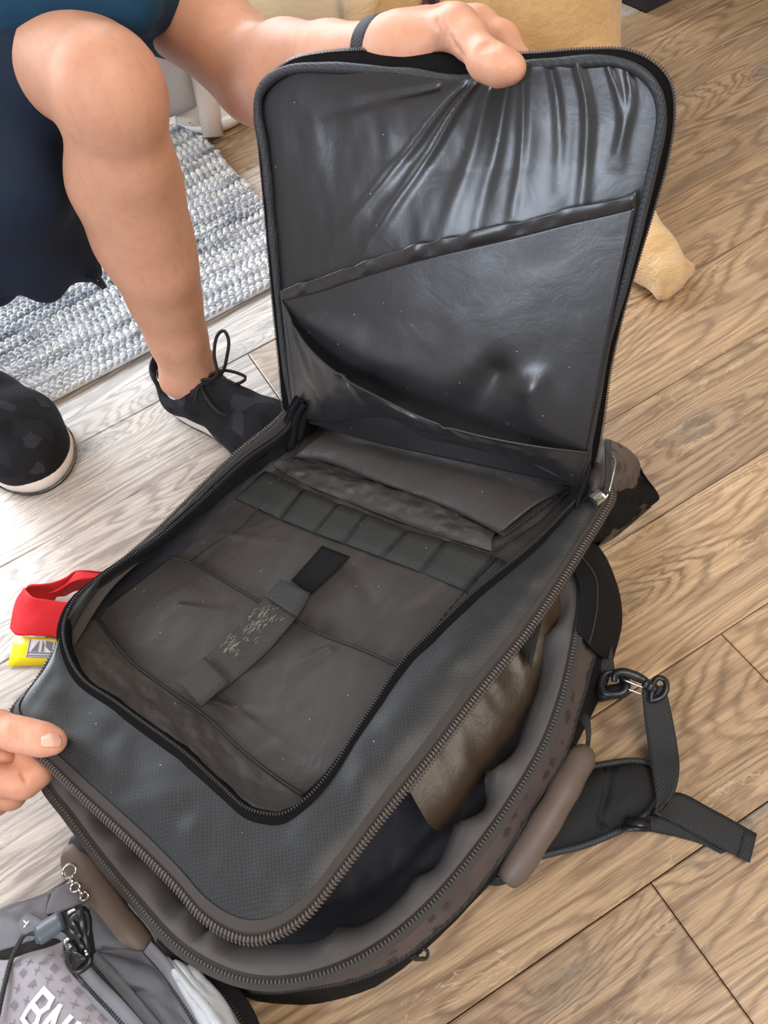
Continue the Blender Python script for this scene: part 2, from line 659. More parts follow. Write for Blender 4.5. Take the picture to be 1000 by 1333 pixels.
# ---------------------------------------------------------------- floor of separate planks
def wood():
    n = NT('oak_plank')
    tc = n.node('ShaderNodeTexCoord'); oi = n.node('ShaderNodeObjectInfo')
    off = n.node('ShaderNodeVectorMath', operation='SCALE'); off.inputs['Scale'].default_value = 37.0
    cmb = n.node('ShaderNodeCombineXYZ')
    n.link(oi.outputs['Random'], cmb.inputs[0])
    n.link(n.math('MULTIPLY', oi.outputs['Random'], 2.7), cmb.inputs[1])
    n.link(cmb.outputs[0], off.inputs[0])
    add = n.node('ShaderNodeVectorMath', operation='ADD')
    n.link(tc.outputs['Object'], add.inputs[0]); n.link(off.outputs[0], add.inputs[1])
    def mp(s):
        m = n.node('ShaderNodeMapping'); m.inputs['Scale'].default_value = s
        n.link(add.outputs[0], m.inputs[0]); return m.outputs[0]
    # growth rings: contour lines of a stretched field that swirls round the knots
    vo = n.node('ShaderNodeTexVoronoi', i_Scale=1.0, feature='SMOOTH_F1', i_Smoothness=.3)
    n.link(mp((2.4, 8.5, 1)), vo.inputs['Vector'])
    vd = n.math('ADD', vo.outputs['Distance'], n.math('MULTIPLY', n.noise(mp((14, 52, 1)), 1.0, 3, .6), .16))
    near = n.math('DIVIDE', .55, n.math('ADD', 1.0, n.math('POWER', n.math('MULTIPLY', vd, 3.4), 2.0)))
    field = n.math('ADD', n.noise(mp((1.5, 9.5, 1)), 1.0, 2, .4, .4), near)
    wob = n.noise(mp((22, 150, 1)), 1.0, 3, .6)
    rings = n.math('SINE', n.math('ADD', n.math('MULTIPLY', field, 150.0), n.math('MULTIPLY', wob, 1.7)))
    rings = n.math('POWER', n.math('ADD', n.math('MULTIPLY', rings, .5), .5), 2.4)
    fine = n.noise(mp((16, 640, 1)), 1.0, 4, .7, .25)
    mid = n.noise(mp((5, 120, 1)), 1.0, 5, .68, .3)
    blot = n.noise(mp((2.4, 7, 1)), 1.0, 5, .65, .8)
    base = n.ramp(mid, [(.25, lin(134, 107, 85)), (.5, lin(184, 154, 121)), (.75, lin(208, 180, 146))])
    base = n.mix(n.math('MULTIPLY', rings, n.math('MULTIPLY', n.noise(mp((3, 18, 1)), 1.0, 2), 1.15)), base, lin(108, 84, 65))
    fr = n.ramp(fine, [(.34, (1, 1, 1)), (.52, (0, 0, 0))])
    base = n.mix(n.math('MULTIPLY', fr, .45), base, lin(98, 78, 62))
    hi = n.ramp(fine, [(.54, (0, 0, 0)), (.72, (1, 1, 1))])
    base = n.mix(n.math('MULTIPLY', hi, .35), base, lin(216, 192, 162))
    grey = n.ramp(blot, [(.52, (0, 0, 0)), (.74, (1, 1, 1))])
    base = n.mix(n.math('MULTIPLY', grey, .5), base, lin(128, 112, 98))
    # grey knots and pale worm lines
    knot = n.ramp(vd, [(.21, (1, 1, 1)), (.34, (0, 0, 0))])
    kv = n.ramp(n.noise(mp((60, 160, 1)), 1.0, 3, .7, .8), [(.35, lin(84, 78, 74)), (.62, lin(150, 138, 124))])
    base = n.mix(n.math('MULTIPLY', knot, .85), base, kv)
    worm = n.ramp(n.noise(mp((9, 34, 1)), 1.0, 4, .62, 1.2), [(.485, (0, 0, 0)), (.5, (1, 1, 1)), (.515, (0, 0, 0))])
    base = n.mix(n.math('MULTIPLY', n.math('MULTIPLY', worm, n.ramp(n.noise(mp((4, 12, 1)), 1.0, 2), [(.5, (0, 0, 0)), (.62, (1, 1, 1))])), .55), base, lin(222, 200, 168))
    crack = n.ramp(n.noise(mp((2.2, 70, 1)), 1.0, 3, .6, .2), [(.24, (1, 1, 1)), (.31, (0, 0, 0))])
    base = n.mix(n.math('MULTIPLY', crack, .7), base, lin(88, 76, 66))
    tone = n.ramp(oi.outputs['Random'], [(0, (.84, .83, .83)), (1, (1.06, 1.04, 1.0))])
    base = n.mix(1.0, base, tone, 'MULTIPLY')
    n.base(base)
    n.link(n.ramp(fine, [(.3, (.44, .44, .44)), (.7, (.30, .30, .30))]), n.b.inputs['Roughness'])
    n.b.inputs['Specular IOR Level'].default_value = .5
    h = n.math('ADD', n.math('MULTIPLY', fine, .8), n.math('MULTIPLY', rings, .25))
    n.bump(h, .22, .0008)
    return n.m


M['wood'] = wood()
M['subfloor'] = plain('dark_plank_joint', lin(70, 54, 42), .8)
M['wood_grey_glare'] = M['wood'].copy()  # grey board tone; on the left boards it paints window glare into the colour
M['wood_grey_glare'].name = 'grey_glare_oak_plank'
for _nd in list(M['wood_grey_glare'].node_tree.nodes):
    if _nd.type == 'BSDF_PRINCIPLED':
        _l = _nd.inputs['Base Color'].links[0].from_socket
        _hs = M['wood_grey_glare'].node_tree.nodes.new('ShaderNodeHueSaturation')
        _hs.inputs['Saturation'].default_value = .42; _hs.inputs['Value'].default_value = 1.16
        M['wood_grey_glare'].node_tree.links.new(_l, _hs.inputs['Color'])
        M['wood_grey_glare'].node_tree.links.new(_hs.outputs[0], _nd.inputs['Base Color'])

PLANK_YAW = 0.233307
pdir = np.array([math.cos(PLANK_YAW), math.sin(PLANK_YAW), 0.0]); pnrm = np.array([-pdir[1], pdir[0], 0.0])


def FW(d, l, z=0.0):
    return pdir * d + pnrm * l + np.array([0, 0, z])


V, F = box_geo(FW(.4, 1.3, -.013), pdir * 3.2, pnrm * 2.2, (0, 0, .004))
floor = obj('floor', V, F, M['subfloor'], None, smooth=False)
floor['kind'] = 'structure'
bounds = [-.5214, -.3689, -.2164, -.0639, .0886, .2411, .3936, .546, .6986, .851, 1.0036, 1.214, 1.37, 1.493, 1.65, 1.80, 1.96, 2.11, 2.27, 2.42, 2.58, 2.73]
ends = {3: .1415, 4: .36, 5: .02, 6: -.05, 7: .12, 8: .16, 9: .1157, 10: .34, 11: -.2, 12: 1.18, 13: .30, 14: .9, 2: -.4}


def plank_mesh(length, width, grey):
    L, W, b, t = length / 2 - .0006, width / 2 - .0006, .0016, .009
    V = []
    for (z, k) in ((-t, 0), (-b * .7, 0), (0, b)):
        for sx, sy in ((-1, -1), (1, -1), (1, 1), (-1, 1)):
            V.append((sx * (L - k), sy * (W - k), z))
    F = [(8, 9, 10, 11)]
    for r in (0, 4):
        for i in range(4):
            j = (i + 1) % 4
            F.append((r + i, r + j, r + 4 + j, r + 4 + i))
    me = bpy.data.meshes.new('plank'); me.from_pydata(V, [], F)
    me.materials.append(M['wood_grey_glare'] if grey else M['wood'])
    return me


_pm = {}
rp = random.Random(3)
for i in range(len(bounds) - 1):
    w = bounds[i + 1] - bounds[i]; mid = (bounds[i] + bounds[i + 1]) / 2
    e = ends.get(i, rp.uniform(-.6, .6))
    while e > -2.3:
        e -= 1.22
    # only the boards that lie in or near the view
    while e < 3.0:
        c = FW(e + .61, mid)
        if -2.1 < c[0] < 2.6 and c[1] > -1.0:
            grey = (i == 12 and e < 1.0) or (mid > 1.0 and e < -.4) or (5 <= i <= 9 and e < -.9)  # left boards paled as painted window glare; the top right board is grey wood
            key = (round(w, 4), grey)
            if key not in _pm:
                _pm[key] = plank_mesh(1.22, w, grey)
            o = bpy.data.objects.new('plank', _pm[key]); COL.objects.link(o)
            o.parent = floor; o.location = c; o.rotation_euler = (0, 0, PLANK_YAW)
        e += 1.22


# ---------------------------------------------------------------- the big backpack, lying on its back and opened up
pack = thing('backpack', 'large black and burgundy backpack lying open in the centre with its front flap held upright', 'backpack', (-0.1285,0.3156,0))
NL = A((0.052,-0.0197,0.9985)); NF = A((-0.5462,-0.722,0.4246))

# -- lower body: rim, side wall, floor outline (closed loops, near corner first, running to the right)
rim = [(-0.2292,0.1328,0.1),(-0.1977,0.1234,0.1),(-0.1586,0.1206,0.1),(-0.1174,0.1264,0.1),(-0.0725,0.142,0.1),(-0.0223,0.1695,0.1),(0.0242,0.2006,0.1),(0.067,0.2358,0.1),(0.1028,0.2768,0.1),(0.1344,0.3233,0.1),(0.1577,0.3638,0.1),(0.1659,0.392,0.1),(0.1693,0.433,0.1),(0.1664,0.4997,0.1),(0.1184,0.6204,0.1),(0.0311,0.6901,0.1),(-0.0385,0.717,0.1),(-0.1023,0.6695,0.1),(-0.2097,0.5834,0.11),(-0.3148,0.5067,0.12),(-0.3919,0.4555,0.125),(-0.4107,0.4125,0.13),(-0.3958,0.3527,0.12),(-0.3786,0.3193,0.11),(-0.3552,0.2749,0.1),(-0.3217,0.2235,0.1),(-0.2906,0.1797,0.1),(-0.2599,0.1513,0.1)]
mid = [(-0.2434,0.1339,0.055),(-0.2091,0.1224,0.055),(-0.1635,0.1147,0.055),(-0.1173,0.1162,0.055),(-0.0661,0.1322,0.055),(-0.0086,0.1617,0.055),(0.0417,0.1968,0.055),(0.0858,0.2336,0.055),(0.1244,0.2757,0.055),(0.1598,0.3186,0.055),(0.1857,0.3644,0.055),(0.1992,0.409,0.055),(0.203,0.4612,0.055),(0.1928,0.5237,0.055),(0.1342,0.6837,0.055),(0.0385,0.7531,0.055),(-0.0412,0.7849,0.055),(-0.1155,0.7314,0.055),(-0.2311,0.6433,0.055),(-0.353,0.565,0.055),(-0.4313,0.5014,0.055),(-0.4445,0.4442,0.055),(-0.4293,0.3726,0.055),(-0.4066,0.334,0.055),(-0.3747,0.2823,0.055),(-0.3396,0.2285,0.055),(-0.3068,0.1826,0.055),(-0.2758,0.1532,0.055)]
low = [(-0.2591,0.1351,0.003),(-0.2222,0.1217,0.003),(-0.1797,0.114,0.003),(-0.1429,0.1143,0.003),(-0.087,0.1324,0.003),(-0.0298,0.1582,0.003),(0.0296,0.1926,0.003),(0.0784,0.2338,0.003),(0.1259,0.2751,0.003),(0.1655,0.314,0.003),(0.2047,0.3662,0.003),(0.2165,0.4027,0.003),(0.2219,0.4611,0.003),(0.2099,0.5448,0.003),(0.1434,0.7301,0.003),(0.0392,0.7972,0.003),(-0.0421,0.8209,0.003),(-0.1177,0.7634,0.003),(-0.2344,0.675,0.003),(-0.3574,0.5875,0.003),(-0.4373,0.5162,0.003),(-0.4577,0.4586,0.003),(-0.4443,0.3807,0.003),(-0.4243,0.34,0.003),(-0.3941,0.2901,0.003),(-0.3586,0.2341,0.003),(-0.324,0.1858,0.003),(-0.2916,0.1524,0.003)]
G = rows([rim, mid, low], 150, 14, closed=True)[::-1]
N_ = normals(G, True)
G = crumple(G, .0022, .05, 3, closed=True, edge=False)
top_rows = 9
sheet('side_wall', G[:top_rows], M['black'], pack, closed=True)
sp = sheet('burgundy_side_panel', G[top_rows - 1:], M['burgundy'], pack, closed=True)
sp['label'] = 'burgundy patterned side panel along the zipper'
# back panel that lies on the floor
c0 = A(low).mean(axis=0); ring = cr(low, 60, True)
V = np.vstack([c0, ring]); F = [(0, 1 + (k + 1) % 60, 1 + k) for k in range(60)]
obj('back_panel', V, F, M['black'], pack)
# piping seam under the burgundy panel
tube('side_seam', G[top_rows - 1], .0022, M['webbing'], pack, 6, True)

# rim zipper: tape band and the teeth
rp_ = cr(rim, 220, True)
cen = rp_.mean(axis=0)
inw = cen - rp_; inw[:, 2] = 0; inw /= np.linalg.norm(inw, axis=1, keepdims=True)
w = np.array([-1.0, -.5, 0, .5, 1.0])
tape = np.stack([rp_ + inw * (.0065 * k) + np.array([0, 0, .0025 - .0022 * abs(k)]) for k in w], axis=0)
sheet('rim_zipper_tape', tape, M['tape_brown'], pack, closed=True)
teeth('rim_zipper_teeth', rp_ + [0, 0, .0035], (0, 0, 1), M['teeth_grey'], pack, .0034, .0042, .0030, True)

# grey satin lip inside the rim, gathered
lipG = []
for k, (a, z) in enumerate(((.004, .001), (.013, -.001), (.024, -.010), (.033, -.034))):
    lipG.append(rp_ + inw * a + np.array([0, 0, z]))
lipG = rows(lipG, 220, 14, closed=True)
s_ = np.linspace(0, 1, 220, endpoint=False)
cl_ = np.stack([np.cos(s_ * 2 * math.pi), np.sin(s_ * 2 * math.pi), 0 * s_], axis=1)
ph = s_ * 19 + vnoise(cl_ * 2.3, 3) * 1.6 + vnoise(cl_ * 6.0, 4) * .5
amp_ = .55 + .45 * vnoise(cl_ * 4.1, 8)
wv = (1 - 2 * np.abs(np.sin(math.pi * ph)) ** .8) * amp_
fall = np.clip(np.linspace(-.12, 1, 14), 0, 1)[:, None]
skew = np.roll(wv, 1)[None] * (1 - fall) + wv[None] * fall
lipG = lipG + inw[None] * (skew * fall * .011)[..., None]
lipG[..., 2] += skew * fall * (1.15 - fall) * .034
lo_ = sheet('lining_lip', lipG, M['lip'], pack, closed=True)
lo_['label'] = 'crinkled grey satin lip inside the rim zipper'

# cavity lining: from under the lip down to the bottom of the bag
cav = [lipG[-1] + inw * -.004, rp_ + inw * .05 + [0, 0, -.055], rp_ + inw * .075 + [0, 0, -.082], rp_ + inw * .12 + [0, 0, -.088]]
cav = rows([c for c in cav], 220, 14, closed=True)
cav = crumple(cav, .003, .03, 5, closed=True, edge=False)
sheet('cavity_lining', cav, M['dark_lining'], pack, closed=True)
c0 = cav[-1].mean(axis=0); V = np.vstack([c0, cav[-1]]); F = [(0, 1 + k, 1 + (k + 1) % 220) for k in range(220)]
obj('cavity_bottom', V, F, M['dark_lining'], pack)
# brown divider lining sloping down under the lid on the right
G = rows([[(0.1599,0.3915,0.1),(0.1285,0.3756,0.1),(0.0813,0.3486,0.1),(0.0217,0.3154,0.1),(-0.0271,0.2849,0.1),(-0.0658,0.2568,0.1)],
          [(0.1578,0.3816,0.07),(0.1231,0.3434,0.07),(0.0747,0.2962,0.07),(0.0261,0.2612,0.07),(-0.0189,0.2314,0.07),(-0.0554,0.2114,0.07)],
          [(0.1514,0.3797,0.035),(0.1187,0.3333,0.035),(0.075,0.2896,0.035),(0.0339,0.2589,0.035),(-0.0081,0.2306,0.035),(-0.0462,0.21,0.035)]], 70, 26)
G = crumple(G, .005, .05, 9, (1, .5))
bl = sheet('divider_lining', G, M['brown_lining'], pack)
bl['label'] = 'brown satin divider lining inside the main compartment'
band('divider_tab', [(0.0999,0.3557,0.095),(0.0821,0.3393,0.095)], [(0.1123,0.3544,0.095),(0.083,0.3096,0.095)], 4, M['webbing'], bl, .001)

# -- the lid: front compartment in woven ballistic nylon around the opening
outer = [(-0.1996,0.1503,0.1756),(-0.1785,0.1494,0.1745),(-0.1557,0.1562,0.1734),(-0.1263,0.1756,0.1723),(-0.0791,0.2092,0.1705),(-0.0295,0.2421,0.1686),(0.0247,0.2806,0.1665),(0.0817,0.3185,0.1643),(0.1355,0.3594,0.1623),(0.1676,0.386,0.1611),(0.1935,0.4072,0.1602),(0.2151,0.4302,0.1595),(0.2147,0.5165,0.1613),(0.1372,0.6491,0.1679),(0.0421,0.7055,0.174),(-0.0364,0.693,0.1778),(-0.076,0.6585,0.1792),(-0.1415,0.6193,0.1818),(-0.2275,0.5567,0.1851),(-0.2973,0.5114,0.1878),(-0.3399,0.4605,0.185),(-0.3631,0.4243,0.1895),(-0.3871,0.4005,0.1903),(-0.3712,0.3644,0.1888),(-0.3504,0.3376,0.1871),(-0.3241,0.3022,0.1851),(-0.287,0.2539,0.1822),(-0.2531,0.2064,0.1795),(-0.235,0.1777,0.178),(-0.2163,0.1592,0.1766)]
inner = [(-0.1746,0.2307,0.1779),(-0.1592,0.2257,0.177),(-0.1383,0.2317,0.176),(-0.1135,0.2472,0.175),(-0.0891,0.2691,0.1742),(-0.0604,0.2938,0.1732),(-0.0303,0.3196,0.1721),(0.0118,0.3429,0.1704),(0.0552,0.3656,0.1686),(0.0909,0.3804,0.167),(0.1282,0.3971,0.1654),(0.164,0.4174,0.164),(0.1927,0.4377,0.1629),(0.1978,0.4774,0.1634),(0.129,0.6245,0.1699),(0.0354,0.6791,0.1758),(-0.0402,0.673,0.1796),(-0.0739,0.6346,0.1806),(-0.1246,0.6106,0.1828),(-0.1824,0.5725,0.185),(-0.2297,0.5437,0.1869),(-0.2944,0.5168,0.1898),(-0.3243,0.4976,0.1909),(-0.3364,0.4694,0.191),(-0.3329,0.4369,0.1902),(-0.3193,0.4056,0.1889),(-0.2918,0.3738,0.1868),(-0.2709,0.3483,0.1852),(-0.2488,0.3223,0.1836),(-0.2336,0.3036,0.1824),(-0.2065,0.2645,0.1802),(-0.1892,0.2405,0.1788)]
NR = 240


def match(a, b, n):
    """two closed loops resampled so that matching corners face each other"""
    a, b = A(a), A(b)
    m = len(a)
    out_a, out_b = [], []
    da, db = cr(a, n, True), cr(b, n, True)
    return da, db


oc = cr(outer, NR, True)
ic_all = cr(inner, 960, True)
# pair each outer point with an inner point by arc share, keyed on four corners
def key_idx(C, pts):
    return [int(np.argmin(np.linalg.norm(C - A(p), axis=1))) for p in pts]
ko = key_idx(oc, [(-0.1996,0.1503,0.1756),(0.1676,0.386,0.1611),(-0.076,0.6585,0.1792),(-0.3379,0.4577,0.1889),(-0.3871,0.4005,0.1903)])
ki = key_idx(ic_all, [(-0.1751,0.2314,0.1759),(0.1645,0.4187,0.1619),(-0.0741,0.6366,0.1787),(-0.3376,0.4664,0.189),(-0.3132,0.3987,0.1864)])
ic = np.zeros_like(oc)
for q in range(5):
    a, b = ko[q], ko[(q + 1) % 5] if q < 4 else ko[0] + NR
    c, d = ki[q], ki[(q + 1) % 5] if q < 4 else ki[0] + 960
    if b < a: b += NR
    if d < c: d += 960
    for k in range(a, b + 1):
        t = (k - a) / max(b - a, 1)
        ic[k % NR] = ic_all[int(round(c + (d - c) * t)) % 960]
G = rows([oc, oc * .66 + ic * .34 + NL * .004, oc * .3 + ic * .7 + NL * .003, ic], NR, 22, closed=True)
fr = np.sin(np.linspace(0, math.pi, 22))[:, None]
pn = vnoise(G * 24, 4) * .55 + vnoise(G * 55, 6) * .4
G = G + NL * (pn * fr * .0042)[..., None]
lid = sheet('lid_frame', G, M['ballistic'], pack, closed=True)
lid['label'] = 'black woven ballistic nylon lid around the front compartment'
# plain border next to the chunky zipper
nrm = normals(G, True)
B = np.stack([G[0] + NL * .0008, G[1] + NL * .0012, G[2] + NL * .0012], axis=0)
sheet('lid_border', B, M['tape_brown'], lid, closed=True)
# lid side wall, chunky zipper and inner tape
lc = oc.mean(axis=0)
inl = lc - oc; inl -= NL * (inl @ NL)[:, None]; inl /= np.linalg.norm(inl, axis=1, keepdims=True)
W = np.stack([oc, oc - inl * .004 - NL * .004, oc - inl * .004 - NL * .010, oc + inl * .006 - NL * .013], axis=0)
sheet('lid_zipper_tape', W, M['tape_brown'], lid, closed=True)
zp = oc - inl * .0045 - NL * .0045
t_, s2, n2 = frames(zp, True, NL)
# two rows of coil teeth on a rounded cord
tube('lid_zipper_cord', zp, .0026, M['tape_brown'], lid, 8, True)
dirn = (NL - inl); dirn /= np.linalg.norm(dirn, axis=1, keepdims=True)
L = arc(np.vstack([zp, zp[:1]]))[-1]; nt = int(L / .0033)
pp = cr(np.vstack([zp]), nt, True); ii = cr(inl, nt, True)
ii /= np.linalg.norm(ii, axis=1, keepdims=True)
up_ = (NL - ii); up_ /= np.linalg.norm(up_, axis=1, keepdims=True)
tt = np.roll(pp, -1, 0) - np.roll(pp, 1, 0); tt /= np.linalg.norm(tt, axis=1, keepdims=True)
sd = np.cross(tt, up_)
geo = []
for k in range(nt):
    for (f0, f1) in ((-1.25, -.08), (.08, 1.25)):
        a = [pp[k] + up_[k] * (.0034 * math.cos(f)) + sd[k] * (.0042 * math.sin(f)) for f in np.linspace(f0, f1, 4)]
        V_ = []
        for q in a:
            o_ = q - pp[k]; o_ = o_ / np.linalg.norm(o_)
            V_ += [q - tt[k] * .0009, q + o_ * .0009, q + tt[k] * .0009]
        F_ = []
        for m_ in range(3):
            F_ += [(3 * m_, 3 * m_ + 1, 3 * m_ + 4, 3 * m_ + 3), (3 * m_ + 1, 3 * m_ + 2, 3 * m_ + 5, 3 * m_ + 4)]
        F_ += [(0, 2, 1), (9, 10, 11)]
        geo.append((V_, F_))
stuff(obj('lid_zipper_teeth', *merge(geo), M['teeth_brown'], lid))
# underside of the lid down to the hidden tub
U = np.stack([oc + inl * .006 - NL * .013, oc * .6 + ic * .4 - NL * .03, ic + inl * .01 - NL * .058], axis=0)
U = rows([x for x in U], NR, 10, closed=True)
U = crumple(U, .002, .03, 8, closed=True, edge=False)
sheet('lid_underside', U, M['dark_lining'], lid, closed=True)
c0 = U[-1].mean(axis=0); V = np.vstack([c0, U[-1]]); F = [(0, 1 + k, 1 + (k + 1) % NR) for k in range(NR)]
obj('lid_bottom', V, F, M['dark_lining'], lid)

# opening zipper: fold-over tape and fine teeth
zt = np.stack([ic + inl * -.006 + NL * .0008, ic + NL * .0034, ic + inl * .0045 + NL * .001, ic + inl * .006 - NL * .004], axis=0)
sheet('opening_zipper_tape', zt, M['tape'], lid, closed=True)
teeth('opening_zipper_teeth', ic + inl * .002 + NL * .0034, NL, M['teeth'], lid, .0026, .0032, .0022, True)

# tub wall from the opening down to the organiser floor
fl = [(-0.1803,0.2464,0.1314),(-0.1638,0.2411,0.1305),(-0.1398,0.2484,0.1293),(-0.1114,0.2658,0.1282),(-0.0884,0.2875,0.1275),(-0.0591,0.3137,0.1264),(-0.0274,0.3391,0.1253),(0.0177,0.3639,0.1234),(0.0642,0.3881,0.1215),(0.1025,0.4038,0.1198),(0.1382,0.4194,0.1183),(0.1779,0.4424,0.1166),(0.2007,0.4715,0.116),(0.2003,0.505,0.1167),(0.1301,0.6457,0.1231),(0.0504,0.7012,0.1284),(-0.0104,0.6933,0.1314),(-0.0448,0.6608,0.1406),(-0.1139,0.63,0.1375),(-0.1698,0.6033,0.1379),(-0.2224,0.5735,0.1401),(-0.2611,0.5416,0.1415),(-0.3178,0.5184,0.1439),(-0.3424,0.4984,0.1448),(-0.347,0.4702,0.1445),(-0.3285,0.4369,0.1429),(-0.303,0.4065,0.141),(-0.2822,0.3786,0.1393),(-0.2607,0.3513,0.1377),(-0.2424,0.3296,0.1363),(-0.2175,0.2894,0.1342),(-0.1967,0.26,0.1325)]
flc_all = cr(fl, 960, True)
kf = key_idx(flc_all, [(-0.1803,0.2464,0.1314),(0.1779,0.4424,0.1166),(-0.0453,0.6684,0.1327),(-0.3424,0.4984,0.1448),(-0.3285,0.4369,0.1429)])
fc = np.zeros_like(oc)
for q in range(5):
    a, b = ko[q], ko[(q + 1) % 5] if q < 4 else ko[0] + NR
    c, d = kf[q], kf[(q + 1) % 5] if q < 4 else kf[0] + 960
    if b < a: b += NR
    if d < c: d += 960
    for k in range(a, b + 1):
        t = (k - a) / max(b - a, 1)
        fc[k % NR] = flc_all[int(round(c + (d - c) * t)) % 960]
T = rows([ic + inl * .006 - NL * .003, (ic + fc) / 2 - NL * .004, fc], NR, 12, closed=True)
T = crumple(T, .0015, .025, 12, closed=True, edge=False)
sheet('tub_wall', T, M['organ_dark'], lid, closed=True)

# -- the organiser panel inside
og = obj('organiser_panel', *(lambda G: (G.reshape(-1, 3), gridfaces(*G.shape[:2])))(
    ridges(crumple(rows([
        [(-0.3456,0.4779,0.1466),(-0.3258,0.4263,0.1445),(-0.2747,0.3672,0.1407),(-0.2356,0.319,0.1377),(-0.1948,0.2588,0.1344),(-0.1737,0.241,0.133)],
        [(-0.3314,0.5042,0.1474),(-0.291,0.438,0.144),(-0.2536,0.388,0.141),(-0.2268,0.3583,0.1391),(-0.1866,0.3023,0.1359),(-0.147,0.2499,0.1328)],
        [(-0.2646,0.5394,0.1456),(-0.2144,0.4665,0.1415),(-0.1679,0.4042,0.1379),(-0.1287,0.3482,0.1347),(-0.0983,0.3023,0.1323),(-0.0813,0.2889,0.1311)],
        [(-0.2221,0.5659,0.1429),(-0.1769,0.4967,0.1392),(-0.1368,0.4432,0.136),(-0.0984,0.3973,0.1331),(-0.0664,0.3684,0.1309),(-0.0314,0.3341,0.1284)],
        [(-0.1596,0.6027,0.1404),(-0.1112,0.5498,0.1368),(-0.0653,0.502,0.1335),(-0.0181,0.4565,0.1301),(0.0198,0.4179,0.1274),(0.0546,0.3826,0.1249)],
        [(-0.1088,0.6327,0.1373),(-0.0719,0.5891,0.1345),(-0.022,0.5372,0.1309),(0.0244,0.4866,0.1275),(0.0691,0.4427,0.1243),(0.1152,0.4112,0.1213)],
        [(-0.0452,0.6665,0.1347),(0.0004,0.6219,0.1314),(0.0502,0.5709,0.1278),(0.0971,0.5229,0.1244),(0.145,0.4654,0.1208),(0.1847,0.4424,0.1183)],
        [(-0.0074,0.7037,0.1335),(0.0433,0.6748,0.1302),(0.0972,0.6317,0.1266),(0.1445,0.5798,0.1231),(0.1814,0.5343,0.1203),(0.2062,0.4841,0.118)]], 120, 140), .0028, .035, 21, (1, .5)),
        [(.1, .45, .45, .52, .008, .002), (.5, .52, .8, .45, .01, -.003), (.2, .62, .5, .7, .009, .003), (.62, .7, .9, .8, .008, -.003)])), M['organ'], pack)
og['label'] = 'brownish black organiser panel inside the front compartment'

# lower pockets: two big flat pockets whose hem runs across the middle
hem = [(-0.2348,0.5441,0.1481),(-0.2142,0.53,0.1468),(-0.1767,0.4867,0.144),(-0.1493,0.4544,0.1419),(-0.1229,0.4242,0.14),(-0.0971,0.3969,0.1381),(-0.0651,0.3689,0.1359),(-0.0326,0.3372,0.1335)]
G = rows([[(-0.3208,0.5025,0.1498),(-0.291,0.4401,0.147),(-0.2521,0.3895,0.144),(-0.2257,0.3576,0.142),(-0.1922,0.3061,0.1392),(-0.1486,0.2516,0.1359)],
          [(-0.2878,0.5119,0.1563),(-0.2492,0.4461,0.153),(-0.2082,0.3982,0.1499),(-0.1768,0.3566,0.1474),(-0.1434,0.301,0.1446),(-0.1238,0.2612,0.1428)],
          [(-0.2608,0.5233,0.1571),(-0.2255,0.4686,0.1542),(-0.1846,0.42,0.1511),(-0.1461,0.3752,0.1482),(-0.1041,0.3265,0.1451),(-0.0856,0.2896,0.1434)],
          [(-0.2443,0.5358,0.1525),(-0.217,0.5093,0.1505),(-0.1715,0.4593,0.1472),(-0.1258,0.4043,0.1437),(-0.0831,0.3548,0.1405),(-0.048,0.3229,0.1381)],
          hem], 130, 90)
G = crumple(G, .002, .05, 31, (1, .6))
G = ridges(G, [(.47, .25, .62, .55, .010, .004), (.45, .18, .95, .2, .006, -.0035), (.55, .1, .75, .3, .006, .003), (.2, .6, .45, .85, .012, .003), (.75, .9, .6, .3, .016, .003)])
pk = sheet('document_pocket', G, M['organ'], og, thick=.0015)
tube('pocket_hem', cr(A(hem) + NL * .0012, 60), .0016, M['organ_dark'], og, 6)
# the slanting gusset below the pocket
G = rows([[(-0.3343,0.4455,0.1844),(-0.3191,0.4115,0.183),(-0.2928,0.3798,0.181),(-0.2703,0.3534,0.1793),(-0.2354,0.3091,0.1766),(-0.2065,0.2703,0.1743),(-0.1888,0.2472,0.1729),(-0.1649,0.233,0.1714)],
          [(-0.3365,0.4712,0.167),(-0.3059,0.4269,0.1646),(-0.2712,0.3831,0.1619),(-0.2316,0.3404,0.159),(-0.1995,0.2904,0.1563),(-0.1743,0.2563,0.1543),(-0.1535,0.2408,0.1529)],
          [(-0.3197,0.4978,0.1557),(-0.2886,0.4355,0.1528),(-0.25,0.3854,0.1498),(-0.2238,0.3537,0.1478),(-0.1907,0.3028,0.1451),(-0.1689,0.2739,0.1434),(-0.1475,0.2488,0.1418)]], 110, 22)
G = crumple(G, .0022, .02, 33, (.6, 1))
gu = sheet('bottom_gusset', G, M['organ'], og)
tube('gusset_seam', cr(G[-1] + NL * .001, 60), .0016, M['organ_dark'], og, 6)

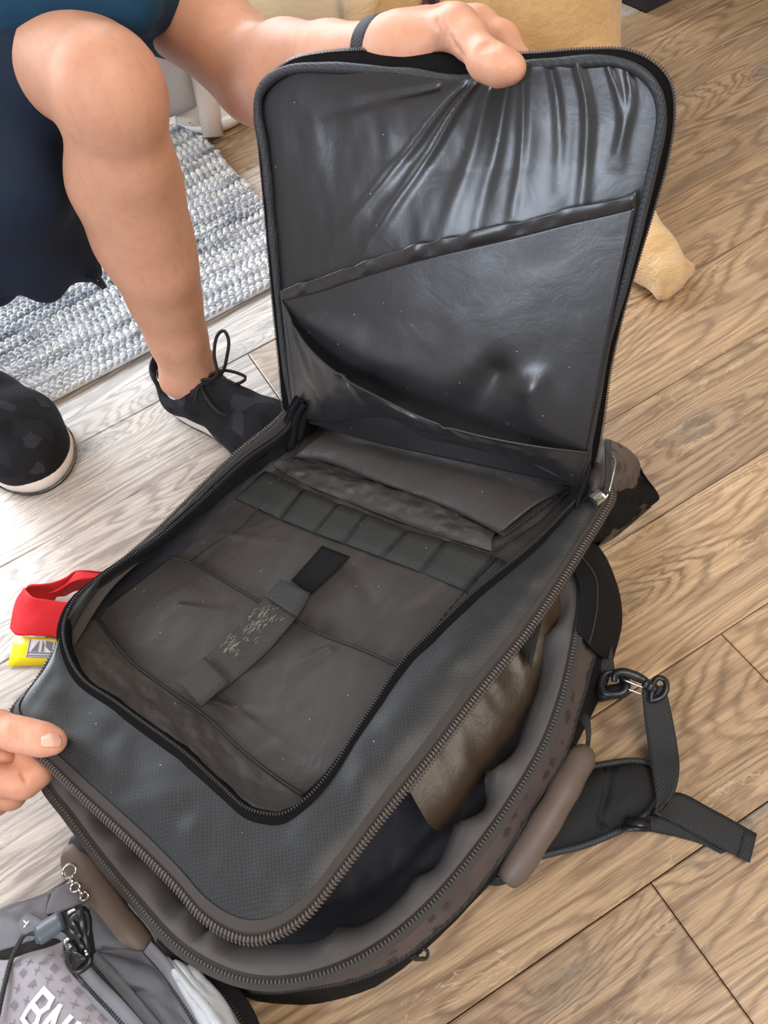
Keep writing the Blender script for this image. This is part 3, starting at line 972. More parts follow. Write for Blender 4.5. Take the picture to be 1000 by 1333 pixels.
# elastic webbing sewn down into loops
top = [(-0.114,0.6258,0.1425),(-0.0773,0.5826,0.1397),(-0.0444,0.5479,0.1373),(-0.0192,0.5236,0.1355),(0.0166,0.4861,0.1329),(0.0504,0.4596,0.1306),(0.0932,0.4212,0.1276),(0.1081,0.3963,0.1264)]
bot = [(-0.158,0.6036,0.1443),(-0.1104,0.552,0.1408),(-0.0789,0.5202,0.1386),(-0.0523,0.4953,0.1367),(-0.0185,0.464,0.1343),(0.0149,0.4316,0.1319),(0.0501,0.3957,0.1294),(0.0579,0.3818,0.1287)]
for k in range(7):
    w_ = np.linspace(.012, .988, 9)
    l = [A(top[k]) * (1 - x) + A(top[k + 1]) * x for x in w_]
    r = [A(bot[k]) * (1 - x) + A(bot[k + 1]) * x for x in w_]
    l[0] -= NL * .0018; l[-1] -= NL * .0018; r[0] -= NL * .0018; r[-1] -= NL * .0018
    b_ = band('webbing_loop', l, r, 8, M['webbing_grey'], og, .0012, 5, .0003)
    tube('stitch_row', poly([A(top[k]) - NL * .0022, A(bot[k]) - NL * .0022], 4), .0007, M['organ_dark'], og, 4)

# padded pocket at the top, with a rolled lip
lip = [(-0.0754,0.6254,0.1465),(-0.0467,0.6063,0.1446),(-0.028,0.5902,0.1433),(0.0031,0.5555,0.141),(0.0371,0.5217,0.1386),(0.0693,0.4883,0.1362),(0.0899,0.4624,0.1346),(0.1042,0.4425,0.1335)]
G = rows([[(-0.0752,0.6344,0.1346),(-0.0416,0.6108,0.1324),(-0.0057,0.5723,0.1298),(0.0364,0.5324,0.1268),(0.0753,0.4906,0.1239),(0.105,0.4496,0.1216)],
          [tuple(q) for q in A(lip)],
          [(-0.0572,0.6265,0.1566),(-0.0187,0.5983,0.154),(0.0169,0.5648,0.1515),(0.0511,0.5327,0.1491),(0.0887,0.4913,0.1463),(0.1196,0.4438,0.1437)],
          [(-0.0366,0.6345,0.1576),(0.0027,0.6093,0.1551),(0.039,0.5785,0.1526),(0.0803,0.5416,0.1497),(0.1167,0.4978,0.147),(0.1507,0.4555,0.1444)],
          [(-0.0146,0.6617,0.145),(0.0344,0.6343,0.1419),(0.0796,0.6,0.1389),(0.1208,0.5608,0.136),(0.1637,0.5106,0.1328),(0.1919,0.4704,0.1305)]], 100, 60)
G = crumple(G, .0015, .06, 41)
pp_ = sheet('padded_pocket', G, M['organ'], og, thick=.004)
pp_['label'] = 'smooth padded pocket with a rolled lip'
# pocket side seam
band('side_seam', [(0.1022,0.4436,0.1346),(0.1429,0.4583,0.1328),(0.1802,0.4751,0.1312)], [(0.1064,0.437,0.1343),(0.1487,0.4519,0.1324),(0.1859,0.4685,0.1308)], 14, M['webbing'], og, .001)
# sewn lines
tube('seam_line', cr([(-0.0133,0.666,0.1385),(-0.0549,0.6377,0.1401),(-0.0983,0.607,0.1418),(-0.1472,0.5607,0.1434),(-0.1844,0.5471,0.1451),(-0.2175,0.5326,0.1465)], 60), .0008, M['webbing_grey'], og, 5)
for a_, b_, m_ in zip([(0.1863,0.4656,0.1247),(0.145,0.4433,0.1264),(0.1072,0.4318,0.1281),(0.0874,0.4228,0.129),(0.0649,0.4055,0.1298)], [(0.1486,0.444,0.1262),(0.1108,0.4325,0.128),(0.0912,0.4242,0.1288),(0.0675,0.4082,0.1297),(0.0497,0.3944,0.1304)], range(5)):
    tube('seam_line', poly([a_, b_], 6), .0008, M['webbing'], og, 5)
stitch = []
ln = cr([(0.0478,0.3935,0.13),(0.0232,0.3772,0.1309),(-0.0051,0.357,0.132),(-0.0303,0.3399,0.133)], 22)
for k in range(0, 21, 2):
    stitch.append(tube_geo(poly([ln[k], ln[k + 1]], 3), .0009, 5))
stuff(obj('stitching', *merge(stitch), M['webbing'], og))
# crinkled cloth between the padded pocket and the webbing
G = rows([[(-0.1063,0.6325,0.1392),(-0.0717,0.5874,0.1365),(-0.0358,0.5501,0.1339),(-0.0015,0.5145,0.1314),(0.0383,0.4756,0.1286),(0.0901,0.4312,0.125)],
          [(-0.0923,0.6297,0.1434),(-0.0591,0.5969,0.141),(-0.0223,0.5634,0.1385),(0.0124,0.5292,0.136),(0.0509,0.4859,0.1331),(0.0939,0.4403,0.13)],
          [(-0.0761,0.6347,0.1377),(-0.0434,0.6114,0.1355),(-0.0032,0.5723,0.1326),(0.0388,0.5325,0.1297),(0.0775,0.4907,0.1268),(0.1051,0.4536,0.1247)]], 110, 26)
G = crumple(G, .0042, .022, 44, (.8, 1))
sheet('crinkled_panel', G, M['organ'], og)

# hook-and-loop strap
st = band('closing_strap', [(-0.1223,0.4638,0.1527),(-0.1296,0.4599,0.153),(-0.1392,0.4521,0.1534),(-0.183,0.4208,0.155),(-0.2401,0.3891,0.1574)], [(-0.0965,0.4371,0.1509),(-0.106,0.4268,0.1511),(-0.1162,0.4161,0.1515),(-0.158,0.386,0.153),(-0.2217,0.3568,0.1558)], 40, M['webbing_worn'], og, .0018, 7, .0012, .0006, 5)
st['label'] = 'worn charcoal hook-and-loop strap with pale fluff'
band('strap_fold', [(-0.1211,0.4606,0.1586),(-0.1296,0.4543,0.1589),(-0.1398,0.4469,0.1593)], [(-0.0956,0.4348,0.1558),(-0.1035,0.424,0.156),(-0.1144,0.4136,0.1563)], 8, M['webbing_grey'], st, .003, 5, .001)
band('strap_anchor', [(-0.2091,0.4042,0.1596),(-0.2388,0.3879,0.1608)], [(-0.1898,0.3707,0.1579),(-0.2199,0.3548,0.1592)], 8, M['webbing_worn'], st, .0015)
hp = band('loop_patch', [(-0.073,0.4941,0.1437),(-0.0933,0.4787,0.1445),(-0.1129,0.4645,0.1452)], [(-0.0486,0.4706,0.142),(-0.0721,0.4559,0.1429),(-0.0965,0.4422,0.1439)], 12, M['black'], og, .0018)
fr_ = random.Random(5); fl_ = []
sl, sr = [(-0.1348,0.4522,0.1567),(-0.229,0.3927,0.1604)], [(-0.1124,0.4218,0.1549),(-0.2116,0.3654,0.1589)]
for k in range(110):
    a_ = fr_.gauss(.26, .10) if fr_.random() < .62 else fr_.gauss(.58, .05)
    a_ = min(max(a_, .02), .95); b_ = min(max(fr_.gauss(.42, .17), .08), .9)
    p_ = (A(sl[0]) * (1 - a_) + A(sl[1]) * a_) * (1 - b_) + (A(sr[0]) * (1 - a_) + A(sr[1]) * a_) * b_
    d_ = (A(sl[1]) - A(sl[0])); d_ /= np.linalg.norm(d_)
    s_ = np.cross(NL, d_)
    e_ = d_ * fr_.uniform(.0008, .0036) + s_ * fr_.uniform(-.0010, .0010)
    fl_.append(tube_geo(poly([p_ - e_, p_ + NL * .0009 + s_ * fr_.uniform(-.001, .001), p_ + e_], 5), .00013, 4))
M['fluff'] = plain('pale_fluff', lin(176, 172, 164), .8)
stuff(obj('fluff', *merge(fl_), M['fluff'], st))

# grey fold of cloth at the hinge corners
G = rows([[(-0.0747,0.6454,0.1829),(-0.0612,0.6515,0.1983),(-0.0492,0.6387,0.2225)],
          [(-0.0806,0.6354,0.159),(-0.059,0.6398,0.19),(-0.0442,0.6367,0.2172)],
          [(-0.0756,0.6316,0.1536),(-0.0569,0.6327,0.1897),(-0.0423,0.6297,0.2169)],
          [(-0.0609,0.6349,0.1629),(-0.0485,0.6335,0.1873),(-0.0394,0.6323,0.2068)]], 20, 26)
N_ = normals(G)
G = G + N_ * (np.sin(np.linspace(0, 5.5 * math.pi, 26))[:, None, None] * .0022)
sheet('hinge_gusset', G, M['black'], lid, thick=.001)
G = rows([[(0.1644,0.3947,0.1575),(0.1813,0.4261,0.1712),(0.2015,0.4434,0.2006)],
          [(0.1654,0.4081,0.1517),(0.1834,0.4237,0.1731),(0.2006,0.4379,0.1955)],
          [(0.1666,0.4246,0.1419),(0.1769,0.429,0.1635),(0.188,0.4304,0.181)]], 16, 14)
sheet('hinge_gusset', G, M['black'], lid, thick=.001)

# -- the raised flap
flap_rows = [
    [(-0.0567,0.649,0.1793),(0.0032,0.5981,0.1697),(0.0673,0.5474,0.166),(0.1339,0.4948,0.1622),(0.1942,0.4465,0.1576)],
    [(-0.0545,0.6571,0.1958),(0.0115,0.6067,0.195),(0.0753,0.5581,0.1945),(0.1409,0.5067,0.1915),(0.2059,0.4584,0.193)],
    [(-0.0448,0.676,0.2404),(0.0271,0.623,0.243),(0.0895,0.5769,0.2447),(0.1596,0.5238,0.2447),(0.2362,0.4891,0.2842)],
    [(-0.0305,0.6967,0.2941),(0.0477,0.6445,0.3058),(0.116,0.5989,0.3162),(0.1844,0.5531,0.3263),(0.2571,0.5034,0.3354)],
    [(-0.01,0.7227,0.3646),(0.0636,0.6728,0.3744),(0.1341,0.6234,0.3812),(0.2096,0.571,0.3891),(0.2783,0.5188,0.3888)],
    [(0.0079,0.7468,0.4287),(0.0763,0.6968,0.4316),(0.1432,0.6479,0.4345),(0.22,0.5909,0.4364),(0.2938,0.532,0.4312)],
    [(0.0136,0.76,0.4585),(0.0794,0.7106,0.459),(0.1503,0.6573,0.4596),(0.2252,0.601,0.4603),(0.3027,0.5413,0.4585)],
    [(0.0275,0.7613,0.4786),(0.0854,0.7164,0.4767),(0.1542,0.6625,0.4734),(0.2287,0.6077,0.4763),(0.3031,0.5494,0.4728)],
    [(0.0522,0.75,0.4912),(0.0846,0.7259,0.4919),(0.136,0.6848,0.4881),(0.1788,0.6498,0.4836),(0.227,0.6177,0.491),(0.2615,0.593,0.4934),(0.2801,0.5788,0.4931),(0.2961,0.5622,0.4855)]]
G = rows(flap_rows, 130, 150)
G0 = G.copy()
nv, nu = 150, 130
u, v = np.meshgrid(np.linspace(0, 1, nu), np.linspace(0, 1, nv))
# padded: bulges towards the room, the pinch at the thumb pulls it out
G = G + NF * (.005 * np.sqrt(np.clip(np.sin(math.pi * u) * np.sin(math.pi * np.clip(v * .5 + .5, 0, 1)), 0, 1)))[..., None]
G = G + NF * (.010 * np.sin(math.pi * u) * np.clip(v * 3, 0, 1))[..., None]
G = G - NF * (.030 * np.clip((v - .55) / .45, 0, 1) ** 2 * np.sin(math.pi * np.clip(u * .9 + .1, 0, 1)) * np.clip((1 - v) * 5, 0, 1))[..., None]
G = ridges(G, [(.55, .985, .20, .56, .0055, .0034), (.58, .99, .27, .52, .0060, .0040), (.48, .98, .16, .86, .006, .0025),
               (.62, .97, .50, .55, .012, .003), (.70, 1.04, .70, .68, .0045, .0035), (.83, 1.04, .87, .62, .006, .0042),
               (.76, 1.04, .80, .75, .005, -.003), (.90, 1.04, .93, .8, .004, .003), (.96, 1.03, .91, .8, .004, .003),
               (.66, .98, .60, .6, .009, -.0035), (.45, .45, .72, .62, .01, .0025), (.78, .55, .72, .7, .006, .002)])
G = crumple(G, .0012, .05, 51, (1.3, .5))
flap = sheet('flap', G, M['flap_satin'], pack)
flap['label'] = 'raised front flap, its satin lining towards the viewer'
Bk = G0[:, ::-1] - NF * .016
Bk = Bk + (-NF) * (.012 * np.sin(np.pi * u) * np.sin(np.pi * np.clip(v * .98 + .01, 0, 1)))[..., None]
sheet('flap_front', Bk, M['burgundy'], flap)

pip = [(-0.0567,0.6514,0.1833),(-0.0545,0.6571,0.1958),(-0.0448,0.676,0.2404),(-0.0305,0.6967,0.2941),(-0.01,0.7227,0.3646),(0.0079,0.7468,0.4287),(0.0136,0.76,0.4585),(0.0209,0.7633,0.4735),(0.0327,0.7603,0.4836),(0.0522,0.75,0.4912),(0.0848,0.7261,0.4924),(0.1362,0.685,0.4886),(0.1788,0.6498,0.4836),(0.2059,0.6315,0.4874),(0.2271,0.6179,0.4915),(0.2616,0.5932,0.4939),(0.2824,0.577,0.4931),(0.2962,0.5624,0.4859),(0.3028,0.5504,0.4742),(0.3027,0.5413,0.4585),(0.2942,0.5317,0.4313),(0.2783,0.5188,0.3888),(0.2599,0.5056,0.3426),(0.2387,0.4919,0.2921),(0.2202,0.4737,0.2373),(0.2072,0.4597,0.1968),(0.1943,0.4468,0.1584)]
pc = cr(pip, 260)
pc = pc + NF[None] * .003
rr_ = .0044 + .0007 * vnoise(np.stack([np.arange(260) / 6.0, np.zeros(260), np.zeros(260)], axis=1), 2)
tube('flap_binding', pc, rr_, M['piping'], flap, 10)
tz = [(-0.0717,0.6709,0.1642),(-0.0685,0.6786,0.1814),(-0.0548,0.6955,0.2277),(-0.0391,0.716,0.2828),(-0.0177,0.7423,0.3552),(0.0017,0.7662,0.4208),(0.0098,0.7781,0.4513),(0.0186,0.7804,0.4667),(0.0325,0.7767,0.4782),(0.0557,0.7668,0.4913),(0.0839,0.7485,0.4963),(0.132,0.7127,0.4974),(0.1816,0.6737,0.4949),(0.213,0.649,0.4933),(0.2334,0.6334,0.4929),(0.2681,0.6081,0.4946),(0.2938,0.5881,0.4936),(0.3086,0.5726,0.4863),(0.3167,0.5593,0.474),(0.3159,0.548,0.4539),(0.3072,0.5369,0.4238),(0.2931,0.5271,0.3891),(0.276,0.5164,0.3488),(0.2569,0.5034,0.3021),(0.2415,0.4895,0.2587),(0.2291,0.4739,0.2162),(0.2181,0.4622,0.1822),(0.2024,0.4521,0.1447)]
tzc = cr(tz, 260)
tp = rows([pc - NF * .003, (pc + tzc) / 2 + NF * .003, tzc], 260, 6)
sheet('flap_zipper_tape', tp, M['tape'], flap, thick=.0008)
bk_edge = cr(np.vstack([Bk[:, -1], Bk[-1, ::-1], Bk[::-1, 0]]), 260)
sheet('flap_back_edge', rows([tzc, (tzc + bk_edge) / 2 - NF * .002, bk_edge], 260, 5), M['black'], flap)
outd = tzc - pc; outd /= np.linalg.norm(outd, axis=1, keepdims=True)
tl = []
nt = int(arc(tzc)[-1] / .0024); tq = cr(tzc, nt); oq = cr(outd, nt)
tt = np.gradient(tq, axis=0); tt /= np.linalg.norm(tt, axis=1, keepdims=True)
for k in range(nt):
    o_ = oq[k] / np.linalg.norm(oq[k]); n_ = np.cross(tt[k], o_)
    tl.append(box_geo(tq[k] + o_ * .0008, tt[k] * .0007, o_ * .0018, n_ * .0011))
stuff(obj('flap_zipper_teeth', *merge(tl), M['teeth'], flap, smooth=False))

# slanting upper pocket on the flap and its gathered hem
def puff(S):
    uu = np.linspace(0, 1, S.shape[1])[None, :]
    vv = np.linspace(0, 1, S.shape[0])[:, None]
    return S + NF * (.010 * np.sin(math.pi * uu) * np.ones_like(vv))[..., None]


hem_t = [(-0.0254,0.6903,0.3192),(0.0125,0.6701,0.3336),(0.0587,0.6456,0.3513),(0.0946,0.6263,0.3648),(0.1216,0.6113,0.374),(0.1499,0.5942,0.3813),(0.1772,0.5783,0.3894),(0.206,0.5612,0.3973),(0.2283,0.5486,0.4045),(0.2544,0.5321,0.4102),(0.2743,0.5207,0.4163)]
hem_b = [(-0.0278,0.6882,0.3077),(0.0095,0.667,0.3198),(0.0548,0.6431,0.3373),(0.0911,0.6235,0.3507),(0.1183,0.6082,0.3597),(0.1473,0.5914,0.3686),(0.1749,0.5752,0.3765),(0.2042,0.5582,0.3853),(0.2267,0.5453,0.3923),(0.2535,0.5295,0.3999),(0.273,0.5182,0.4057)]
G = rows([[(-0.0573,0.6445,0.1803),(0.0043,0.5958,0.1768),(0.0673,0.5449,0.1713),(0.1335,0.4927,0.1676),(0.1904,0.447,0.163)],
          [(-0.0465,0.651,0.2287),(0.0165,0.6002,0.2233),(0.0863,0.5497,0.2273),(0.157,0.499,0.2321),(0.2078,0.4578,0.2272)],
          [(-0.0367,0.6708,0.275),(0.0363,0.6209,0.284),(0.1044,0.5744,0.2925),(0.1786,0.5236,0.3017),(0.2395,0.4873,0.3183)],
          hem_b], 110, 90)
G = ridges(G, [(.82, .40, .93, .05, .040, .007), (.70, .46, .58, .05, .040, -.007), (.30, .40, .60, .10, .046, -.006), (.12, .80, .45, .30, .040, .004)])
G = crumple(G, .0011, .09, 53)
G = puff(G)
up_pk = sheet('slant_pocket', G, M['flap_satin'], flap, thick=.001)
a, b = cr(hem_t, 120), cr(hem_b, 120)
ws = np.linspace(0, 1, 10)[:, None, None]
H_ = a[None] * (1 - ws) + b[None] * ws
gath = vnoise(np.stack([np.linspace(0, 26, 120), np.zeros(120), np.zeros(120)], axis=1), 5)
H_ = H_ + NF * (.0010 * np.sin(ws * math.pi) * (1 + 1.6 * gath[None, :, None])) + np.array([0, 0, 1.0]) * (.0016 * gath[None, :, None] * (1 - ws))
H_ = puff(H_)
sheet('pocket_hem', H_, M['flap_satin'], up_pk, thick=.0008)
tube('hem_stitching', H_[-1] + NF * .0008, .0006, M['webbing'], up_pk, 4)

# lower pocket gaping open along the bottom of the flap
G = rows([[(-0.0596,0.6457,0.1841),(-0.022,0.6077,0.2007),(0.0434,0.5559,0.2297),(0.0691,0.5266,0.2178),(0.0947,0.5071,0.2151),(0.129,0.4828,0.2062),(0.1567,0.4645,0.1918),(0.1904,0.4415,0.1632)],
          [(-0.0486,0.6605,0.2327),(-0.0163,0.61,0.2356),(0.0351,0.5564,0.2482),(0.0639,0.524,0.2396),(0.0946,0.4999,0.2334),(0.1315,0.4758,0.221),(0.1667,0.4586,0.2041),(0.1941,0.4442,0.1819)],
          [(-0.0268,0.6883,0.3082),(-0.0161,0.6398,0.2864),(0.0096,0.5913,0.2724),(0.0382,0.5553,0.2644),(0.0725,0.5195,0.2524),(0.1082,0.4914,0.2412),(0.1585,0.465,0.2234),(0.2042,0.4495,0.2039)]], 120, 30)
G = ridges(G, [(.08, .9, .2, .1, .012, .004), (.30, .95, .36, .3, .008, -.004), (.62, 1, .7, .2, .009, .003)])
G = crumple(G, .0018, .03, 57)
G = puff(G)
lp = sheet('gusset_pocket', G, M['flap_satin'], flap, thick=.0012)
tube('pocket_edge', G[-1] + NF * .0006, .0011, M['satin'], lp, 6)

# -- top end of the bag beyond the hinge, with the parked zipper pull
G = rows([[(0.2023,0.4749,0.13),(0.2184,0.4881,0.14),(0.238,0.4927,0.16),(0.2508,0.4923,0.15),(0.2719,0.4943,0.12),(0.2844,0.4948,0.09),(0.2849,0.496,0.06)],
          [(0.1966,0.4521,0.14),(0.2044,0.4494,0.165),(0.2237,0.46,0.172),(0.2369,0.4599,0.165),(0.2595,0.4731,0.13),(0.2797,0.4887,0.09),(0.2843,0.4927,0.06)],
          [(0.1925,0.4371,0.14),(0.1991,0.432,0.16),(0.2123,0.4366,0.166),(0.2285,0.4444,0.15),(0.2484,0.4577,0.12),(0.2689,0.4764,0.08),(0.28,0.4884,0.05)],
          [(0.1939,0.4328,0.12),(0.1984,0.4283,0.14),(0.2102,0.4362,0.135),(0.2316,0.449,0.12),(0.249,0.4625,0.1),(0.2683,0.4778,0.07),(0.2761,0.4843,0.05)]], 40, 26)
G = crumple(G, .0018, .03, 61)
sheet('top_end_panel', G, M['burgundy'], pack)
G = rows([[(0.167,0.425,0.152),(0.1908,0.4243,0.168),(0.2177,0.4388,0.15),(0.2506,0.4678,0.12),(0.2844,0.4979,0.085),(0.2865,0.4935,0.075)],
          [(0.1716,0.4179,0.12),(0.1952,0.4245,0.125),(0.2213,0.4409,0.11),(0.2524,0.4633,0.09),(0.2909,0.4955,0.05),(0.307,0.491,0.03)],
          [(0.1829,0.4253,0.08),(0.2083,0.4373,0.07),(0.2354,0.4527,0.055),(0.2684,0.4723,0.035),(0.2961,0.4868,0.02),(0.3089,0.488,0.022)],
          [(0.1978,0.4452,0.03),(0.2242,0.4564,0.02),(0.2501,0.4693,0.012),(0.2753,0.4815,0.006),(0.2978,0.4899,0.004),(0.3108,0.4917,0.01)]], 40, 24)
G = crumple(G, .003, .022, 63)
sheet('top_corner', G, M['black'], pack)
G = rows([[(0.2066,0.4367,0.05),(0.2316,0.4537,0.045),(0.2589,0.4719,0.035),(0.2863,0.4835,0.03)], [(0.2065,0.4482,0.03),(0.2394,0.459,0.02),(0.2673,0.4735,0.012),(0.299,0.4873,0.01)]], 20, 6)
sheet('compression_fold', crumple(G, .0025, .02, 66), M['plastic'], pack, thick=.001)
# black side wing between rim and floor on the right
G = rows([[(0.1397,0.4321,0.112),(0.149,0.3982,0.112),(0.1593,0.3842,0.112),(0.1544,0.358,0.112),(0.1367,0.3248,0.112)],
          [(0.1599,0.4404,0.11),(0.1815,0.4123,0.1),(0.1864,0.382,0.09),(0.1761,0.3446,0.08),(0.1492,0.3103,0.08)],
          [(0.1867,0.4759,0.06),(0.2089,0.4379,0.05),(0.2081,0.386,0.045),(0.1977,0.3507,0.04),(0.17,0.3161,0.03)],
          [(0.2015,0.5011,0.02),(0.2212,0.4555,0.01),(0.2188,0.4021,0.006),(0.2044,0.3638,0.004),(0.1726,0.322,0.004)]], 40, 22)
G = crumple(G, .0012, .05, 67)
sheet('side_wing', G, M['black'], pack, thick=.001)
tube('wing_seam', cr(G[4] + [0, 0, .001], 40), .0009, M['webbing_grey'], pack, 5)

zpull = tube('zipper_pull', cr([(0.2003,0.4142,0.178),(0.2042,0.4125,0.178),(0.2091,0.4166,0.18),(0.2164,0.4259,0.183),(0.2232,0.4356,0.186),(0.2276,0.4451,0.187),(0.2269,0.4486,0.187)], 40), .0011, M['steel'], pack, 8)
zpull['label'] = 'steel wire zipper pull'
V, F = merge([box_geo((0.1983,0.4167,0.176), (.0055, .002, 0), (-.002, .005, 0), (0, 0, .0028)), tube_geo(cr([(0.1937,0.4152,0.178),(0.1976,0.4169,0.18),(0.2018,0.4159,0.18),(0.2031,0.412,0.178)], 12), .0016, 6)])
obj('zipper_slider', V, F, M['steel'], zpull, smooth=False)
band('pull_cord', [(0.2273,0.467,0.19),(0.2187,0.4463,0.188),(0.2115,0.4304,0.184),(0.2038,0.417,0.18)], [(0.2336,0.4651,0.19),(0.2245,0.4436,0.188),(0.2166,0.428,0.184),(0.2076,0.4133,0.18)], 24, M['webbing_grey'], zpull, .002, 5, .0015)

# -- carrying handles, straps and small fittings of the backpack
def handle(label, path, r, ends, lift):
    p = cr(path, 40)
    s = np.linspace(0, 1, 40)
    rr = r * (1 - .25 * np.clip((s - .9) / .1, 0, 1) ** 2 - .35 * np.clip((.1 - s) / .1, 0, 1) ** 2)
    rr = rr * (1 + .03 * np.sin(s * 25))
    h = tube('carry_handle', p, rr, M['handle'], pack, 14)
    h['label'] = label
    for e_ in ends:
        band('handle_webbing', e_[0], e_[1], 18, M['webbing'], h, .002)
    return h


handle('taupe wrapped carry handle on the right side', [(0.1048,0.2333,0.052),(0.0861,0.2166,0.06),(0.0562,0.1915,0.064),(0.0281,0.1714,0.06),(0.0051,0.1569,0.05),(-0.0043,0.1525,0.044)], .0135,
       [([(0.1044,0.2645,0.05),(0.1112,0.2584,0.055),(0.1111,0.2476,0.056),(0.1048,0.2349,0.054)], [(0.1111,0.2744,0.05),(0.1204,0.2632,0.055),(0.1167,0.248,0.056),(0.1078,0.2315,0.054)]),
        ([(0.0048,0.1637,0.05),(-0.0073,0.1577,0.046),(-0.0163,0.1605,0.04),(-0.0055,0.1775,0.04)], [(0.0075,0.1521,0.05),(-0.0037,0.1511,0.04),(-0.0227,0.1578,0.03),(-0.0144,0.1722,0.03)])], 0)
handle('taupe wrapped carry handle at the lower left end', [(-0.3955,0.3006,0.07),(-0.3848,0.2822,0.078),(-0.3687,0.2523,0.082),(-0.3512,0.22,0.082),(-0.3369,0.1957,0.076),(-0.3309,0.1868,0.072)], .0158,
       [([(-0.3682,0.2926,0.085),(-0.376,0.3028,0.09),(-0.3879,0.308,0.085),(-0.3955,0.3028,0.08)], [(-0.3717,0.2836,0.085),(-0.3776,0.2892,0.088),(-0.3854,0.291,0.085),(-0.3896,0.2906,0.08)]),
        ([(-0.3141,0.1939,0.085),(-0.3077,0.186,0.082),(-0.3011,0.1823,0.075),(-0.2927,0.1741,0.07)], [(-0.3181,0.1826,0.085),(-0.311,0.1761,0.08),(-0.3028,0.1735,0.07),(-0.2923,0.1708,0.065)])], 0)

# hip belt pad with spacer mesh
pad = [[(0.0206,0.1694,0.006),(0.0429,0.1678,0.006),(0.0724,0.1652,0.006),(0.1036,0.1664,0.006),(0.1282,0.1698,0.006),(0.1476,0.1781,0.006)],
       [(-0.0043,0.1816,0.02),(0.0405,0.1787,0.024),(0.0766,0.1782,0.024),(0.1088,0.1789,0.024),(0.1336,0.1798,0.022),(0.1506,0.1822,0.014)],
       [(0.0098,0.1982,0.022),(0.0506,0.1993,0.027),(0.0832,0.1983,0.028),(0.1174,0.1976,0.026),(0.1433,0.1953,0.024),(0.1577,0.1934,0.014)],
       [(0.0313,0.2144,0.018),(0.0639,0.2167,0.024),(0.0957,0.218,0.024),(0.1257,0.2152,0.024),(0.1491,0.2114,0.02),(0.1614,0.2066,0.012)],
       [(0.0415,0.222,0.006),(0.0721,0.2281,0.008),(0.1023,0.2294,0.008),(0.1311,0.2257,0.008),(0.1536,0.2193,0.008),(0.1639,0.2108,0.006)]]
G = rows(pad, 70, 34)
G = ridges(G, [(.62, .1, .70, .95, .006, -.006), (.62, .95, .70, .1, .006, -.002)])
M['spacer'] = fabric('black_spacer_mesh', lin(33, 33, 34), .7, 190, .9, .15, .3, rot=.5)
bp = sheet('hip_belt', G, M['spacer'], pack)
tube('belt_binding', cr(np.vstack([A(pad[0]), A(pad[4])[::-1]]) + [0, 0, .003], 90), .0034, M['piping'], bp, 8)
# webbing from the snap hook down to the pad and its loose tail
w1 = band('belt_webbing', [(0.1809,0.2733,0.045),(0.1751,0.257,0.035),(0.167,0.231,0.025),(0.157,0.1996,0.024),(0.1501,0.1795,0.024),(0.1438,0.1685,0.024)], [(0.2032,0.27,0.045),(0.1993,0.2481,0.035),(0.1902,0.2148,0.025),(0.1811,0.1944,0.026),(0.1667,0.1769,0.026),(0.1467,0.167,0.026)], 40, M['webbing'], bp, .0018, 7, .0008)
band('belt_webbing', [(0.1428,0.1683,0.026),(0.1554,0.1715,0.02),(0.1711,0.1806,0.016),(0.1971,0.1564,0.01),(0.2228,0.1266,0.006)], [(0.1467,0.1641,0.026),(0.1583,0.1556,0.016),(0.1827,0.1297,0.008),(0.2043,0.1072,0.006)], 36, M['webbing'], bp, .0018, 7, .0006)
band('belt_webbing', [(0.1292,0.1694,0.012),(0.1428,0.1692,0.012),(0.1607,0.1593,0.01),(0.1799,0.1372,0.004),(0.1938,0.1216,0.003)], [(0.1228,0.1653,0.008),(0.137,0.1567,0.006),(0.1549,0.1469,0.004),(0.1744,0.1336,0.003),(0.1863,0.1213,0.003)], 28, M['webbing'], bp, .0016)
band('webbing_hem', [(0.2151,0.1344,0.0078),(0.2221,0.1258,0.0076)], [(0.1963,0.1142,0.0078),(0.2042,0.1063,0.0076)], 4, M['webbing'], bp, .001)
V, F = merge([box_geo((0.1254,0.1642,0.02), (.0105, -.004, 0), (.002, .0055, 0), (0, 0, .0016)), box_geo((0.1203,0.1614,0.021), (.0105, -.004, 0), (.0008, .0018, 0), (0, 0, .0022))])
obj('strap_slider', V, F, M['plastic'], bp)
# anchor loop on the bag, snap hook and wire gate
an = band('hook_anchor', [(0.1577,0.3357,0.05),(0.1541,0.3164,0.042),(0.1546,0.3029,0.036),(0.1693,0.2991,0.036),(0.1629,0.2849,0.03)], [(0.1728,0.3233,0.05),(0.1681,0.3074,0.042),(0.1668,0.3009,0.038),(0.1714,0.293,0.036),(0.1653,0.2797,0.03)], 22, M['webbing'], pack, .003)
V, F = merge([tube_geo(cr([(0.1467,0.2857,0.038),(0.1511,0.2989,0.038),(0.1598,0.3035,0.038),(0.1689,0.2983,0.038),(0.1723,0.2882,0.038),(0.1647,0.279,0.038)], 24, True), (.0042), 8, True),
              box_geo((0.1545,0.2846,0.034), (.0135, -.002, 0), (.001, .006, 0), (0, 0, .005))])
obj('hook_base', V, F, M['plastic'], an)
hk = tube('snap_hook', cr([(0.1596,0.2894,0.046),(0.1636,0.2948,0.05),(0.1711,0.2937,0.05),(0.1797,0.2878,0.048),(0.1865,0.2815,0.045),(0.19,0.2754,0.044)], 30), np.interp(np.linspace(0, 1, 30), [0, .3, .7, 1], [.0030, .0044, .0050, .0036]), M['plastic'], an, 10)
